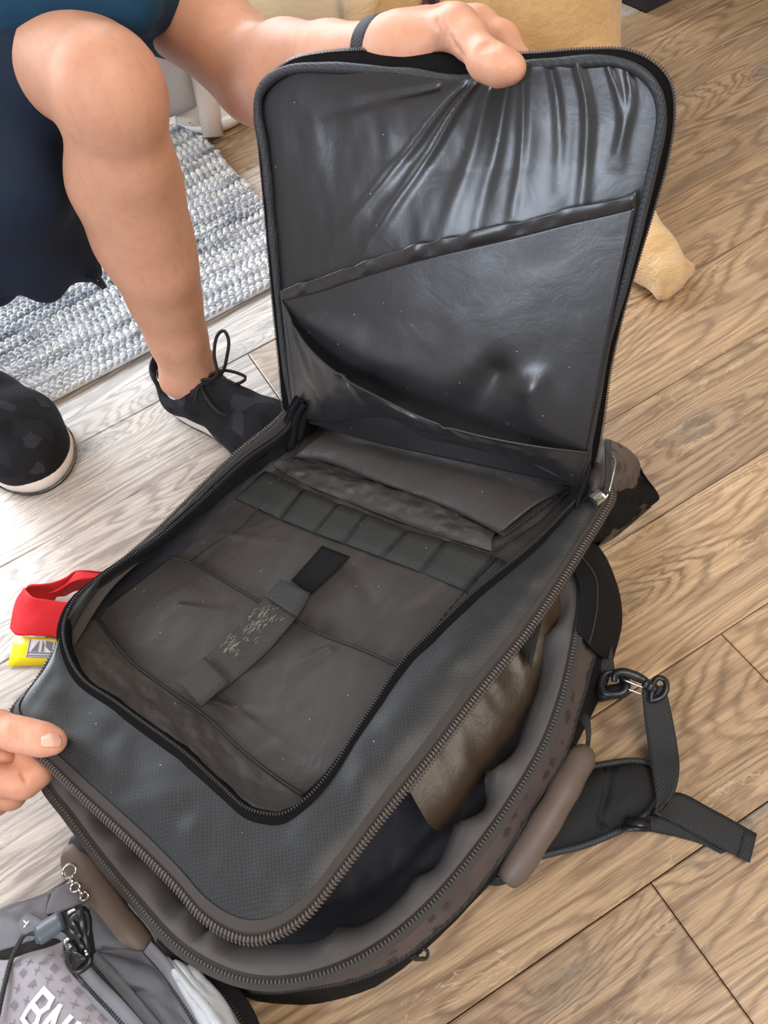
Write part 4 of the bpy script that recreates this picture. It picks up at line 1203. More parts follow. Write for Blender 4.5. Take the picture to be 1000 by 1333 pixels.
V, F = merge([tube_geo(cr([(0.1851,0.2786,0.045),(0.1881,0.2749,0.045),(0.1907,0.2705,0.045),(0.1936,0.2668,0.045)], 10), np.array([.004, .0062, .0062, .004, .0066, .0066, .004, .0060, .0056, .003]), 10),
              tube_geo(cr([(0.1901,0.2694,0.046),(0.1947,0.2757,0.047),(0.2006,0.2778,0.047),(0.2049,0.2736,0.047),(0.2025,0.2656,0.046),(0.1951,0.26,0.044),(0.1843,0.2607,0.044)], 26, True), .0030, 8, True)])
obj('hook_swivel', V, F, M['plastic'], hk)
tube('wire_gate', poly([(0.1677,0.288,0.048),(0.1749,0.281,0.048),(0.1822,0.2732,0.048)], 6), .0011, M['steel'], hk, 6)
tube('wire_gate', poly([(0.1677,0.2822,0.04),(0.1766,0.2737,0.04),(0.1809,0.2695,0.04)], 6), .0010, M['steel'], hk, 6)

# zipper pull tab and cord loop at the near end of the rim
G = rows([[(-0.1429,0.1278,0.075),(-0.1224,0.1275,0.075),(-0.1019,0.1302,0.07)], [(-0.1436,0.1225,0.06),(-0.1213,0.1229,0.06),(-0.1018,0.126,0.055)], [(-0.1454,0.1185,0.045),(-0.1227,0.1189,0.045),(-0.1045,0.1231,0.045)]], 20, 10)
sheet('zipper_garage', crumple(G, .002, .02, 71), M['black'], pack, thick=.002)
V, F = merge([tube_geo(cr([(-0.1127,0.1239,0.06),(-0.1036,0.124,0.056),(-0.0964,0.1237,0.05),(-0.0913,0.1203,0.045),(-0.0924,0.1161,0.042),(-0.0976,0.1153,0.042),(-0.1015,0.1184,0.046),(-0.1036,0.122,0.052)], 40), .0016, 8),
              tube_geo(cr([(-0.1168,0.122,0.056),(-0.1081,0.121,0.052),(-0.1024,0.1164,0.045),(-0.096,0.116,0.042)], 20), .0015, 8),
              tube_geo(poly([(-0.1085,0.1238,0.06),(-0.1046,0.1207,0.056)], 4), .003, 8)])
obj('zipper_cord', V, F, M['webbing'], pack)


# ---------------------------------------------------------------- skin
def skin(name, c1, c2, c3):
    n = NT(name)
    co = n.coords()
    a = n.noise(co, 7, 3); b = n.noise(co, 90, 3)
    c = n.ramp(a, [(.3, c1), (.7, c2)])
    c = n.mix(n.math('MULTIPLY', n.ramp(b, [(.45, (0, 0, 0)), (.7, (1, 1, 1))]), .22), c, c3)
    vo = n.node('ShaderNodeTexVoronoi', i_Scale=24.0)
    n.link(co, vo.inputs['Vector'])
    sp = n.math('LESS_THAN', vo.outputs['Distance'], .035)
    c = n.mix(n.math('MULTIPLY', sp, .6), c, lin(120, 72, 52))
    hair = n.ramp(n.noise(n.coords(scale=(160, 160, 22)), 1.0, 2, .6), [(.30, (1, 1, 1)), (.38, (0, 0, 0))])
    c = n.mix(n.math('MULTIPLY', hair, .09), c, lin(120, 85, 62))
    n.base(c)
    n.set(Roughness=.5)
    n.b.inputs['Subsurface Weight'].default_value = .12
    n.b.inputs['Subsurface Radius'].default_value = (.010, .004, .002)
    n.b.inputs['Subsurface Scale'].default_value = .5
    n.b.inputs['Specular IOR Level'].default_value = .35
    n.bump(n.math('ADD', n.noise(co, 260, 3), n.noise(co, 40, 3)), .12, .0012)
    return n.m


M['skin'] = skin('warm_skin', lin(204, 150, 122), lin(218, 164, 136), lin(190, 124, 100))
M['hand_skin'] = skin('hand_skin', lin(218, 158, 130), lin(228, 168, 140), lin(204, 128, 106))
M['nail'] = plain('fingernail', lin(232, 178, 158), .3)
M['shirt'] = fabric('teal_blue_tshirt', lin(22, 62, 88), .8, 1200, .1, .08, .25, .35)
M['shorts'] = fabric('navy_shorts', lin(24, 36, 54), .75, 1200, .1, .1, .25, .25)
M['sock'] = fabric('white_sock', lin(226, 224, 222), .8, 900, .3, .05, .2)
M['shoe_rubber'] = plain('off_white_midsole', lin(226, 216, 205), .55)
M['outsole'] = plain('black_outsole', lin(34, 34, 36), .6)
M['lace'] = fabric('black_lace', lin(24, 24, 27), .65, 900, .4, .1)


def shoe_cloth():
    n = NT('black_camouflage_mesh')
    co = n.coords()
    ds = n.node('ShaderNodeVectorMath', operation='ADD')
    nz_ = n.node('ShaderNodeTexNoise', i_Scale=60.0); n.link(co, nz_.inputs['Vector'])
    sc_ = n.node('ShaderNodeVectorMath', operation='SCALE'); sc_.inputs['Scale'].default_value = .014
    n.link(nz_.outputs['Color'], sc_.inputs[0]); n.link(co, ds.inputs[0]); n.link(sc_.outputs[0], ds.inputs[1])
    vo = n.node('ShaderNodeTexVoronoi', i_Scale=42.0); n.link(ds.outputs[0], vo.inputs['Vector'])
    sp_ = n.node('ShaderNodeSeparateColor'); n.link(vo.outputs['Color'], sp_.inputs[0])
    c = n.ramp(sp_.outputs[0], [(0, lin(22, 22, 25)), (.38, lin(31, 31, 36)), (.66, lin(46, 46, 53)), (.80, lin(25, 25, 28))])
    for nd in n.n:
        if nd.type == 'VALTORGB': nd.color_ramp.interpolation = 'CONSTANT'
    n.base(c); n.set(Roughness=.75); n.b.inputs['Specular IOR Level'].default_value = .2
    n.bump(n.noise(co, 700, 2), .4, .0006)
    return n.m


M['shoe'] = shoe_cloth()

# ---------------------------------------------------------------- the crouching man
man = thing('person', 'crouching man in a teal T-shirt, navy shorts and black trainers holding up the bag flap', 'person', (-.28, 1.05, 0))
K = A((-0.1192,0.8646,0.485)); AN = A((-0.195,0.8952,0.085)); HIP = A((-.31, 1.32, .475))
SHL = A((-.085, 1.20, .535)); EL = A((0.0284,0.9694,0.3991)); WR = A((0.1404,0.7388,0.4818))
PEL = A((-.56, 1.45, .61)); HIPR = A((-.72, 1.36, .55)); KR = A((-.66, .95, .5)); ANR = A((-.545, 1.07, .085))
CH = A((-.26, 1.26, .60)); SHR = A((-.44, 1.22, .66)); NK = A((-.21, 1.19, .76)); HD = A((-.16, 1.12, .87))
ELR = A((-.64, 1.05, .52)); WRR = A((-.70, .86, .57))
f = Field((-.92, .74, .03), (.22, 1.64, 1.02), .0062)
# torso and head
f.cone(PEL, CH, .135, .15, .03); f.cone(CH, NK, .10, .055, .06)
f.cone(SHL, SHR, .07, .075, .06)
f.cone(NK, HD, .055, .06, .02)
hx = A((.45, -.62, -.25)); hx /= np.linalg.norm(hx); hz = A((.12, -.3, .95)); hz -= hx * (hz @ hx); hz /= np.linalg.norm(hz); hy = np.cross(hz, hx)
ax = A([hx, hy, hz])
f.ell(HD + hz * .04, (.098, .076, .105), ax, .02)
f.ell(HD + hx * .045 - hz * .03, (.05, .052, .06), ax, .03)
f.cone(HD + hx * .095 + hz * .03, HD + hx * .118 - hz * .005, .010, .016, .012)
for s_ in (-1, 1):
    f.ell(HD + hy * s_ * .079 + hz * .01, (.022, .009, .032), ax, .006)
    f.ell(HD + hx * .098 + hy * s_ * .032 + hz * .028, (.012, .016, .010), ax, .006, True)
    f.cone(HD + hx * .09 + hy * s_ * .015 + hz * .045, HD + hx * .082 + hy * s_ * .05 + hz * .043, .008, .007, .012)
f.cone(HD + hx * .094 + hy * .02 - hz * .052, HD + hx * .094 - hy * .02 - hz * .052, .008, .008, .008)
# left leg, the near one in view
kn = K
f.chain([HIP, HIP + (K - HIP) * .6, K + A((-.002, .014, -.002))], [.090, .072, .054], .008)
f.ell(K + A((.004, -.012, -.010)), (.046, .044, .054), None, .03)
sh_ = AN - K
back = A((-.35, .90, 0)); back /= np.linalg.norm(back)
f.chain([K + A((-.002, -.002, -.012)), K + sh_ * .20 + A((.000, 0, 0)), K + sh_ * .55, K + sh_ * .82, AN + A((0, 0, -.035))], [.049, .048, .044, .034, .031], .016)
f.chain([K + sh_ * .12 + back * .026, K + sh_ * .28 + back * .032, K + sh_ * .46 + back * .028, K + sh_ * .66 + back * .012, AN + back * .006], [.046, .060, .056, .041, .029], .020)
f.ell(AN + A((.028, .016, .004)), (.013, .013, .016), None, .02)
f.ell(AN + A((-.028, -.012, .008)), (.013, .013, .016), None, .02)
# right leg, out of the picture except for the shoe
f.chain([HIPR, HIPR + (KR - HIPR) * .6, KR], [.098, .082, .060], .012)
f.chain([KR, KR + (ANR - KR) * .3, KR + (ANR - KR) * .7, ANR], [.056, .062, .044, .034], .02)
f.cone(ANR, ANR + A((.075, -.165, -.045)), .034, .026, .03)
# arms
f.chain([SHL, SHL + (EL - SHL) * .55, EL], [.066, .056, .049], .03)
fa = WR - EL
f.chain([EL, EL + fa * .28, EL + fa * .62, WR], [.050, .049, .037, .0255], .012)
f.chain([SHR, ELR, WRR], [.062, .046, .028], .02)
for q in range(4):
    o_ = A((.018 * (q - 1.5), .004 * q, .012 - .006 * q))
    f.chain([WRR + A((0, -.01, 0)), WRR + A((-.005, -.07, .005)) + o_, WRR + A((.0, -.105, -.008)) + o_ * 1.2, WRR + A((.0, -.125, -.035)) + o_ * 1.2], [.020, .0115, .0095, .0085], .008)
f.chain([WRR + A((.02, -.01, 0)), WRR + A((.05, -.045, -.015)), WRR + A((.052, -.08, -.03))], [.016, .012, .0095], .01)
Va, Fa = f.mesh(2)

# the left hand pinching the top of the flap: five separate fingers at a finer grain
pts_ = np.array([(0.123,0.6807,0.557), (0.1587,0.8783,0.4807), (0.2283,0.5753,0.4774), (0.2946,0.7423,0.378), (0.1203,0.7913,0.415), (0.2581,0.6426,0.5283)])
h = Field(pts_.min(0) - .02, pts_.max(0) + .02, .0017)
DV = A((0.0, .602, -.7985))
fl4 = (0.94, -.26, -.2)
h.cone(WR - fa * .06, WR + fa * .02, .0255, .0255, .01)
h.chain([WR, (0.16,0.7192,0.4859), (0.1831,0.7108,0.492)], [.0255, .0245, .021], .02)
h.cone((0.1511,0.726,0.4848), (0.1995,0.7377,0.4685), .022, .018, .02)
h.cone((0.1823,0.741,0.4835), (0.2113,0.7514,0.4663), .020, .015, .02)
# thumb
h.chain([(0.1617,0.71,0.4915), (0.1892,0.6918,0.5053), (0.1939,0.6625,0.5057), (0.1955,0.6278,0.502), (0.2017,0.6133,0.5012), (0.2096,0.6079,0.4996)], [.0220, .0165, .0142, .0138, .0130, .0104], .009)
h.ell((0.1901,0.6809,0.5096), (.0165, .0165, .0165), None, .008)
# index, middle, ring and little finger behind the flap
h.chain([(0.2,0.7419,0.488), (0.2193,0.7208,0.4871), (0.2324,0.6947,0.4799), (0.2377,0.6763,0.466), (0.2266,0.6596,0.4609)], [.0165, .0150, .0136, .0118, .0095], .007)
h.chain([(0.1966,0.7525,0.4759), (0.2273,0.7379,0.4649), (0.2363,0.7104,0.4567), (0.2252,0.6822,0.4517), (0.2095,0.6681,0.4536)], [.0160, .0145, .0130, .0110, .0092], .005)
h.chain([(0.1917,0.761,0.4648), (0.217,0.7474,0.4508), (0.2209,0.7179,0.4448), (0.209,0.6892,0.4444), (0.1939,0.6732,0.4511)], [.0150, .0135, .0120, .0105, .0088], .005)
h.chain([(0.1822,0.7629,0.4587), (0.2016,0.7496,0.4436), (0.2025,0.7223,0.4406), (0.1908,0.696,0.4433), (0.1791,0.6802,0.4502)], [.0135, .0118, .0106, .0095, .0080], .005)
def press(fld, pts, r, depth=.4):
    """presses a thin crease into the surface met when looking down from standing height"""
    eye = A((0, 0, .82)); hits = []
    for p in pts:
        dr = A(p) - eye
        for t in np.arange(.60, .80, .0006):
            i = np.round((eye + dr * t - fld.lo) / fld.h).astype(int)
            if (i >= 0).all() and (i < fld.n).all() and fld.g[tuple(i)] < 0:
                hits.append(eye + dr * (t - r * depth)); break
    for a_, b_ in zip(hits[:-1], hits[1:]):
        fld.cone(a_, b_, r, r, .0022, True)


for cr_ in ([(0.2661,1.0478,0.3581),(0.2646,1.0352,0.3485),(0.2586,1.0239,0.34)], [(0.2756,1.0484,0.3585),(0.2732,1.0361,0.3492),(0.2665,1.0233,0.3395)], [(0.2761,1.0287,0.3437),(0.2788,1.0165,0.3345),(0.2843,1.0036,0.3247)], [(0.3046,1.0101,0.3296),(0.3164,1.0092,0.3289),(0.3291,1.0056,0.3262)], [(0.3048,1.006,0.3265),(0.3166,1.0051,0.3258),(0.3294,1.0015,0.3231)], [(0.3228,0.996,0.319),(0.3239,0.9892,0.3138),(0.3281,0.9848,0.3105)]):
    press(h, cr_, .0016)
Vh, Fh = h.mesh(1)
body_parts = [(Va, Fa.tolist()), (Vh, Fh.tolist())]
bo = obj('body', *merge(body_parts), M['skin'], man)
# eyes and lips
white_, iris_ = plain('eye_white', lin(232, 228, 222), .2), plain('brown_iris', lin(58, 40, 30), .2)
for s_ in (-1, 1):
    ec = HD + hx * .082 + hy * s_ * .032 + hz * .027
    V, F = Field(ec - .03, ec + .03, .003).ell(ec, (.011, .013, .0085), ax, 0).mesh(1)
    ey = obj('eye', V, F.tolist(), white_, man)
    ic_ = ec + hx * .0085
    V, F = Field(ic_ - .02, ic_ + .02, .002).ell(ic_, (.0035, .0055, .0055), ax, 0).mesh(1)
    obj('iris', V, F.tolist(), iris_, ey)
    tube('eyebrow', cr([HD + hx * .093 + hy * s_ * y_ + hz * z_ for y_, z_ in ((.015, .047), (.032, .053), (.050, .046))], 12), np.interp(np.linspace(0, 1, 12), [0, .4, 1], [.003, .0045, .002]), fabric('dark_brown_hair', lin(52, 38, 30), .6, 0, .3, .2), man, 8)
tube('lips', cr([HD + hx * .098 + hy * y_ - hz * z_ for y_, z_ in ((-.022, .052), (-.008, .050), (0, .051), (.008, .050), (.022, .052))], 14), np.interp(np.linspace(0, 1, 14), [0, .5, 1], [.002, .0055, .002]), plain('lip_skin', lin(186, 108, 98), .4), man, 8)
# hair
fh = Field(HD - .16, HD + .2, .007)
fh.ell(HD + hz * .052 - hx * .010, (.104, .083, .102), ax, .0)
fh.half(HD + hx * .03 + hz * .02, hx * .7 - hz * .7)
obj('hair', *fh.mesh(2), fabric('dark_brown_hair', lin(52, 38, 30), .6, 0, .3, .2), man)

# wrist band
t_ = (WR - EL) / np.linalg.norm(WR - EL)
bc = WR - t_ * .004 + A((-.002, .002, .002))
e1 = np.cross(t_, A((0, 0, 1.0))); e1 /= np.linalg.norm(e1); e2 = np.cross(t_, e1)
ang = np.linspace(0, 2 * math.pi, 40, endpoint=False)
ring = np.stack([bc + e1 * math.cos(a_) * .0278 + e2 * math.sin(a_) * .0278 for a_ in ang])
Gb = np.stack([ring - t_ * .0115, ring + (ring - bc) * .05 - t_ * .009, ring + (ring - bc) * .05 + t_ * .009, ring + t_ * .0115], axis=0)
wb = sheet('wrist_band', Gb, M['webbing'], man, closed=True)
wb['label'] = 'narrow black wrist band'

# T-shirt
ft = Field((-.80, .74, .22), (.12, 1.66, .86), .0075)
ft.cone(PEL, CH, .150, .165, .03); ft.cone(CH, NK, .112, .062, .06); ft.cone(SHL, SHR, .082, .088, .06)
ft.cone(SHL, SHL + (EL - SHL) * .46, .082, .076, .03); ft.cone(SHR, SHR + (ELR - SHR) * .55, .075, .066, .03)
# the front of the shirt sags on to the thigh
ft.chain([CH + A((.02, -.04, -.06)), (-0.0648,1.0174,0.5105), (-0.0751,0.945,0.5185), (-0.0985,0.9468,0.5449), (-0.129,0.958,0.5534), (-0.1673,0.9648,0.546), (-0.2138,0.9866,0.5249), (-0.277,1.0215,0.4885)], [.08, .04, .028, .030, .030, .030, .034, .06], .03)
ea = (EL - SHL) / np.linalg.norm(EL - SHL)
Vt, Ft = ft.mesh(2)
nz = vnoise(Vt * 16, 3) * .6 + vnoise(Vt * 34, 5) * .3
Vt = Vt + (Vt - Vt.mean(0)) / np.linalg.norm(Vt - Vt.mean(0), axis=1, keepdims=True) * (nz * .006)[:, None]
obj('tshirt', Vt, Ft.tolist(), M['shirt'], man)

# shorts: the left leg hangs open below the thigh
fs = Field((-.92, .80, .14), (.0, 1.64, .80), .0075)
fs.cone(PEL, HIP, .150, .125, .05); fs.cone(PEL, HIPR, .150, .125, .05)
TH = HIP + (K - HIP) * .70
fs.cone(HIP, TH, .115, .082, .03)
fs.chain([(-0.2436,0.9834,0.4598), (-0.2817,0.9627,0.3816), (-0.3192,0.9928,0.2789), (-0.3235,0.984,0.2347)], [.045, .060, .045, .022], .04)
fs.chain([(-0.328,1.0212,0.4257), (-0.3788,1.0158,0.3339), (-0.3956,1.0101,0.2419)], [.08, .07, .028], .04)
fs.chain([(-0.2786,0.9975,0.295), (-0.2634,0.993,0.229)], [.050, .018], .03)
fs.cone(HIPR, HIPR + (KR - HIPR) * .7, .115, .092, .03)
Vs, Fs_ = fs.mesh(2)
nz = vnoise(Vs * 14, 7) * .6 + vnoise(Vs * 30, 8) * .3
Vs = Vs + np.array([.4, -.6, .5]) * (nz * .006)[:, None]
so = obj('shorts', Vs, Fs_.tolist(), M['shorts'], man)
tube('drawcord', cr([(-0.2815,1.0076,0.235),(-0.262,0.9878,0.232),(-0.2503,0.9618,0.228),(-0.2484,0.9474,0.225),(-0.2527,0.9555,0.226),(-0.2679,0.9762,0.23)], 24), .003, M['lace'], so, 8)


# ---------------------------------------------------------------- trainers
def trainer(heel, toe, lift=0.0):
    heel, toe = A(heel), A(toe)
    X = toe - heel; Ls = np.linalg.norm(X); X /= Ls
    Z = A((0, 0, 1.0)); Y = np.cross(Z, X); sc = Ls / .29
    def T(x, y, z):
        return heel + (X * x + Y * y + Z * z) * sc
    out_ = [(0, 0), (.012, .028), (.05, .034), (.11, .033), (.17, .043), (.215, .049), (.25, .043), (.278, .024), (.288, 0), (.28, -.024), (.25, -.044), (.215, -.049), (.17, -.044), (.11, -.034), (.05, -.034), (.012, -.028)]
    fld = Field(np.minimum(heel, toe) - .09, np.maximum(heel, toe) + np.array([.09, .09, .16]), .003)
    ch = lambda p, r, k: fld.chain([T(*q) for q in p], [q * sc for q in r], k)
    ch([(.036, 0, .050), (.034, 0, .092)], [.036, .035], .012)
    ch([(.040, .020, .045), (.09, .022, .062)], [.022, .020], .015)
    ch([(.040, -.020, .045), (.09, -.022, .062)], [.022, .020], .015)
    ch([(.036, 0, .045), (.10, 0, .050), (.16, .0, .046), (.215, 0, .036), (.254, 0, .030)], [.034, .034, .039, .040, .033], .02)
    ch([(.15, .010, .030), (.205, .018, .030), (.240, .014, .028)], [.030, .033, .031], .02)
    ch([(.15, -.010, .030), (.205, -.018, .030), (.240, -.014, .028)], [.030, .033, .031], .02)
    ch([(.085, 0, .078), (.13, 0, .070), (.175, 0, .055)], [.026, .026, .026], .018)
    # the foot opening
    fld.cone(T(.050, 0, .136), T(.060, 0, .078), .043 * sc, .030 * sc, .006, True)
    fld.half(T(0, 0, .014), (0, 0, -1))
    V, F = fld.mesh(2)
    sh = obj('shoe', V, F.tolist(), M['shoe'], man)
    loops = []
    for z, k in ((.0, .97), (.006, 1.0)):
        loops.append([T(.145 + (x - .145) * k, y * k, z) for x, y in out_])
    so_ = sheet('outsole', rows(loops, 70, 3, closed=True), M['outsole'], sh, closed=True)
    loops = []
    for z, k in ((.005, 1.015), (.012, 1.03), (.018, 1.02), (.022, .97), (.023, .8)):
        loops.append([T(.143 + (x - .145) * k * .965, y * k * .96 * (1.0 if z < .021 else .98), z + (.010 * max(0, (.06 - x) / .06) if z > .016 else 0) + (.008 * max(0, (x - .24) / .05) if z > .016 else 0)) for x, y in out_])
    ms = sheet('midsole', rows(loops, 90, 8, closed=True), M['shoe_rubber'], sh, closed=True)
    ms['label'] = 'off-white midsole'
    tg = band('tongue', [T(.078, .020, .112), T(.10, .023, .098), T(.14, .022, .088), T(.175, .02, .076)], [T(.078, -.020, .112), T(.10, -.023, .098), T(.14, -.022, .088), T(.175, -.02, .076)], 18, M['lace'], sh, .006, 7, .008)
    for k in range(5):
        x = .105 + .018 * k; z = .098 - .0085 * k
        tube('lace', cr([T(x, .030, z - .012), T(x + .004, .015, z + .002), T(x + .008, -.002, z + .004), T(x + .010, -.018, z + .001), T(x + .010, -.030, z - .012)], 16), .0026, M['lace'], sh, 6)
        if k < 4:
            tube('lace', cr([T(x, -.028, z - .010), T(x + .008, -.012, z + .003), T(x + .016, .012, z), T(x + .018, .028, z - .016)], 16), .0026, M['lace'], sh, 6)
    tube('lace', cr([T(.11, .004, .102), T(.13, .03, .104), T(.155, .045, .085), T(.15, .03, .084), T(.118, .006, .10)], 26), .0024, M['lace'], sh, 6)
    tube('lace', cr([T(.11, -.004, .102), T(.135, -.02, .100), T(.165, -.028, .086), T(.185, -.02, .074)], 20), .0024, M['lace'], sh, 6)
    for sy in (-1, 1):
        G_ = []
        for x, z0, z1 in ((.095, .05, .088), (.115, .045, .086), (.14, .042, .078), (.17, .042, .068)):
            G_.append([T(x, sy * (.038 if x < .15 else .041), z0), T(x, sy * .036, (z0 + z1) / 2), T(x, sy * .026, z1)])
        sheet('eyestay', rows(G_, 8, 12), M['shoe'], sh)
    return sh, T


s1, T1 = trainer((-0.2378,0.9474,0), (-0.0765,0.7379,0))
sk = np.stack([T1(.060 + .041 * math.cos(a_), .037 * math.sin(a_), 0) for a_ in np.linspace(0, 2 * math.pi, 30, endpoint=False)])
sheet('sock', np.stack([sk + [0, 0, .05], sk + [0, 0, .075], sk + [0, 0, .093], sk * .97 + sk.mean(0) * .03 + [0, 0, .095]], axis=0), M['sock'], man, closed=True)
tall = cr([T1(.10, -.004, .10)] + [(-0.1487,0.8368,0.12),(-0.1439,0.8591,0.135),(-0.1315,0.8741,0.15),(-0.1209,0.8739,0.155),(-0.1177,0.8585,0.15),(-0.1273,0.8472,0.135),(-0.1457,0.8461,0.11)] + [T1(.112, -.01, .10)], 50)
tube('lace', tall, .0024, M['lace'], s1, 7)
V, F = merge([box_geo(T1(.123, .004, .1025), (.004, .001, -.001), (0, .004, .001), (.0005, 0, .001)), box_geo(T1(.147, .006, .092), (.002, .001, 0), (0, .002, .001), (0, 0, .001))])
obj('lace_tag', V, F, M['shoe_rubber'], s1, smooth=False)
s2_, T2 = trainer((-0.627,1.204,0), (-0.4302,0.8578,0))

# ---------------------------------------------------------------- the other hand at the lower left corner of the bag
hand2 = thing('person', 'bare hand and forearm pinching the lower left corner of the open bag', 'person', (-0.5507,0.5029,0))
q_ = np.array([(-0.5079,0.4495,0.2276),(-0.3795,0.3216,0.1082),(-0.3084,0.3713,0.2357),(-0.5813,0.3868,0.12)])
g = Field(q_.min(0) - .03, q_.max(0) + .03, .0018)
g.chain([(-0.4584,0.4052,0.1841),(-0.4217,0.3913,0.2039),(-0.3927,0.3777,0.2082),(-0.3736,0.3652,0.2069),(-0.3618,0.3589,0.2047),(-0.3502,0.3526,0.2024),(-0.342,0.3489,0.2004)], [.021, .0175, .0148, .0140, .0136, .0132, .0108], .008)
g.chain([(-0.4807,0.381,0.1768),(-0.442,0.3584,0.1703),(-0.3912,0.3394,0.1673),(-0.3807,0.3454,0.1648),(-0.3827,0.3581,0.1692),(-0.3836,0.3638,0.1754)], [.020, .0165, .0150, .0145, .0120, .0090], .006)
g.chain([(-0.4957,0.384,0.1556),(-0.4597,0.3598,0.1492),(-0.4169,0.3434,0.1446),(-0.4083,0.3549,0.1464),(-0.409,0.3672,0.1607),(-0.4087,0.3705,0.1688)], [.019, .0160, .0142, .0128, .0105, .0085], .005)
g.chain([(-0.5118,0.3894,0.1365),(-0.4815,0.3643,0.1284),(-0.4439,0.3505,0.1262),(-0.4328,0.3619,0.1318),(-0.4309,0.3746,0.148),(-0.4294,0.3785,0.158)], [.018, .0150, .0132, .0118, .0100, .0080], .005)
g.chain([(-0.526,0.3948,0.1193),(-0.5011,0.3712,0.1115),(-0.4704,0.3597,0.1097),(-0.4595,0.3693,0.1173),(-0.4561,0.382,0.1334),(-0.4531,0.3855,0.1434)], [.016, .0130, .0116, .0105, .0090, .0075], .005)
g.cone((-0.4793,0.3909,0.1799), (-0.5246,0.3967,0.1273), .022, .017, .02)
g.cone((-0.4651,0.4073,0.1745), (-0.5443,0.423,0.1539), .022, .026, .02)
g.cone((-0.5137,0.3939,0.1367), (-0.5482,0.426,0.1491), .020, .026, .02)
for cr_ in ([(-0.5292,0.5253,-0.0364),(-0.5318,0.5147,-0.0444),(-0.5384,0.5068,-0.0504)], [(-0.5231,0.5228,-0.0383),(-0.5255,0.5129,-0.0458),(-0.5311,0.5047,-0.0519)], [(-0.5177,0.5189,-0.0413),(-0.5198,0.5097,-0.0482),(-0.5248,0.5029,-0.0533)], [(-0.5322,0.4838,-0.0677),(-0.5372,0.4771,-0.0728),(-0.5356,0.4669,-0.0805)]):
    press(g, cr_, .0014, .5)
Vg, Fg = g.mesh(1)
W0 = A((-0.5443,0.423,0.1539)); E0 = W0 + A((-.17, -.13, .07))
ga = Field(np.minimum(W0, E0) - np.array([.08, .30, .08]), np.maximum(W0, E0) + np.array([.22, .08, .24]), .005)
ga.chain([W0, W0 + (E0 - W0) * .3, W0 + (E0 - W0) * .7, E0], [.0265, .034, .044, .046], .01)
ga.cone(E0, E0 + A((.10, -.20, .12)), .046, .05, .02)
Vq, Fq = ga.mesh(2)
obj('body', *merge([(Vg, Fg.tolist()), (Vq, Fq.tolist())]), M['hand_skin'], hand2)
G = rows([[(-0.3468,0.3546,0.2133),(-0.3391,0.3524,0.2119),(-0.3336,0.3495,0.2065)], [(-0.3455,0.3475,0.2156),(-0.3369,0.3445,0.2134),(-0.3315,0.3428,0.2068)], [(-0.3459,0.3407,0.215),(-0.3381,0.338,0.2128),(-0.3332,0.3386,0.2063)]], 10, 10)
nl_ = sheet('thumbnail', G, M['nail'], hand2, thick=.0006)


# ---------------------------------------------------------------- the dog behind the bag
def coat():
    n = NT('golden_dog_coat')
    co = n.coords()
    a = n.noise(co, 6, 3, .5, .4)
    c = n.ramp(a, [(.3, lin(206, 164, 112)), (.55, lin(222, 184, 134)), (.75, lin(240, 222, 192))])
    hair = n.noise(n.coords(scale=(40, 160, 120), rot=(.2, .4, .5)), 1.0, 3, .7, .6)
    c = n.mix(n.math('MULTIPLY', n.ramp(hair, [(.4, (1, 1, 1)), (.6, (0, 0, 0))]), .25), c, lin(176, 132, 86))
    sx = n.node('ShaderNodeSeparateXYZ'); n.link(co, sx.inputs[0])
    cream = n.ramp(n.math('ADD', n.math('MULTIPLY', sx.outputs[0], -1.0), n.math('MULTIPLY', a, .12)), [(.30, (0, 0, 0)), (.40, (1, 1, 1))])
    c = n.mix(n.math('MULTIPLY', cream, .75), c, lin(240, 226, 202))
    n.base(c); n.set(Roughness=.85)
    n.b.inputs['Sheen Weight'].default_value = .3
    n.b.inputs['Specular IOR Level'].default_value = .15
    n.bump(hair, .5, .004)
    return n.m


M['coat'] = coat()
dog = thing('dog', 'golden short-haired dog with a dark plaid collar lying behind the raised flap', 'dog', (.50, 1.35, 0))
d = Field((-.02, .74, .0), (.95, 2.2, .62), .0075)
CHD = A((.50, 1.36, .20))
d.chain([CHD, (.53, 1.58, .19), (.50, 1.80, .17)], [.150, .150, .135], .05)
NKD = A((0.3171,1.3538,0.3009)); HDD = A((0.1835,1.3541,0.3262)); MZ = A((0.0585,1.3389,0.3398))
d.chain([CHD + A((-.03, -.02, .05)), (CHD + NKD) / 2 + A((0, 0, .05)), NKD, HDD], [.12, .092, .078, .070], .03)
hdir = MZ - HDD; hdir /= np.linalg.norm(hdir)
hup = A((0, 0, 1.0)) - hdir * hdir[2]; hup /= np.linalg.norm(hup); hsd = np.cross(hup, hdir)
hax = A([hdir, hsd, hup])
# head turned to the left, muzzle pointing at the man
d.ell(HDD, (.085, .070, .070), hax, .03)
d.chain([HDD + hdir * .05 - hup * .012, MZ], [.050, .034], .025)
d.ell(MZ + hdir * .02, (.024, .030, .028), hax, .015)
for s_ in (-1, 1):
    d.chain([HDD + hsd * s_ * .060 + hup * .028 - hdir * .02, HDD + hsd * s_ * .088 - hdir * .02, HDD + hsd * s_ * .090 - hup * .060 - hdir * .005], [.022, .026, .016], .012, flat=(hsd[0], hsd[1], hsd[2], 2.0))
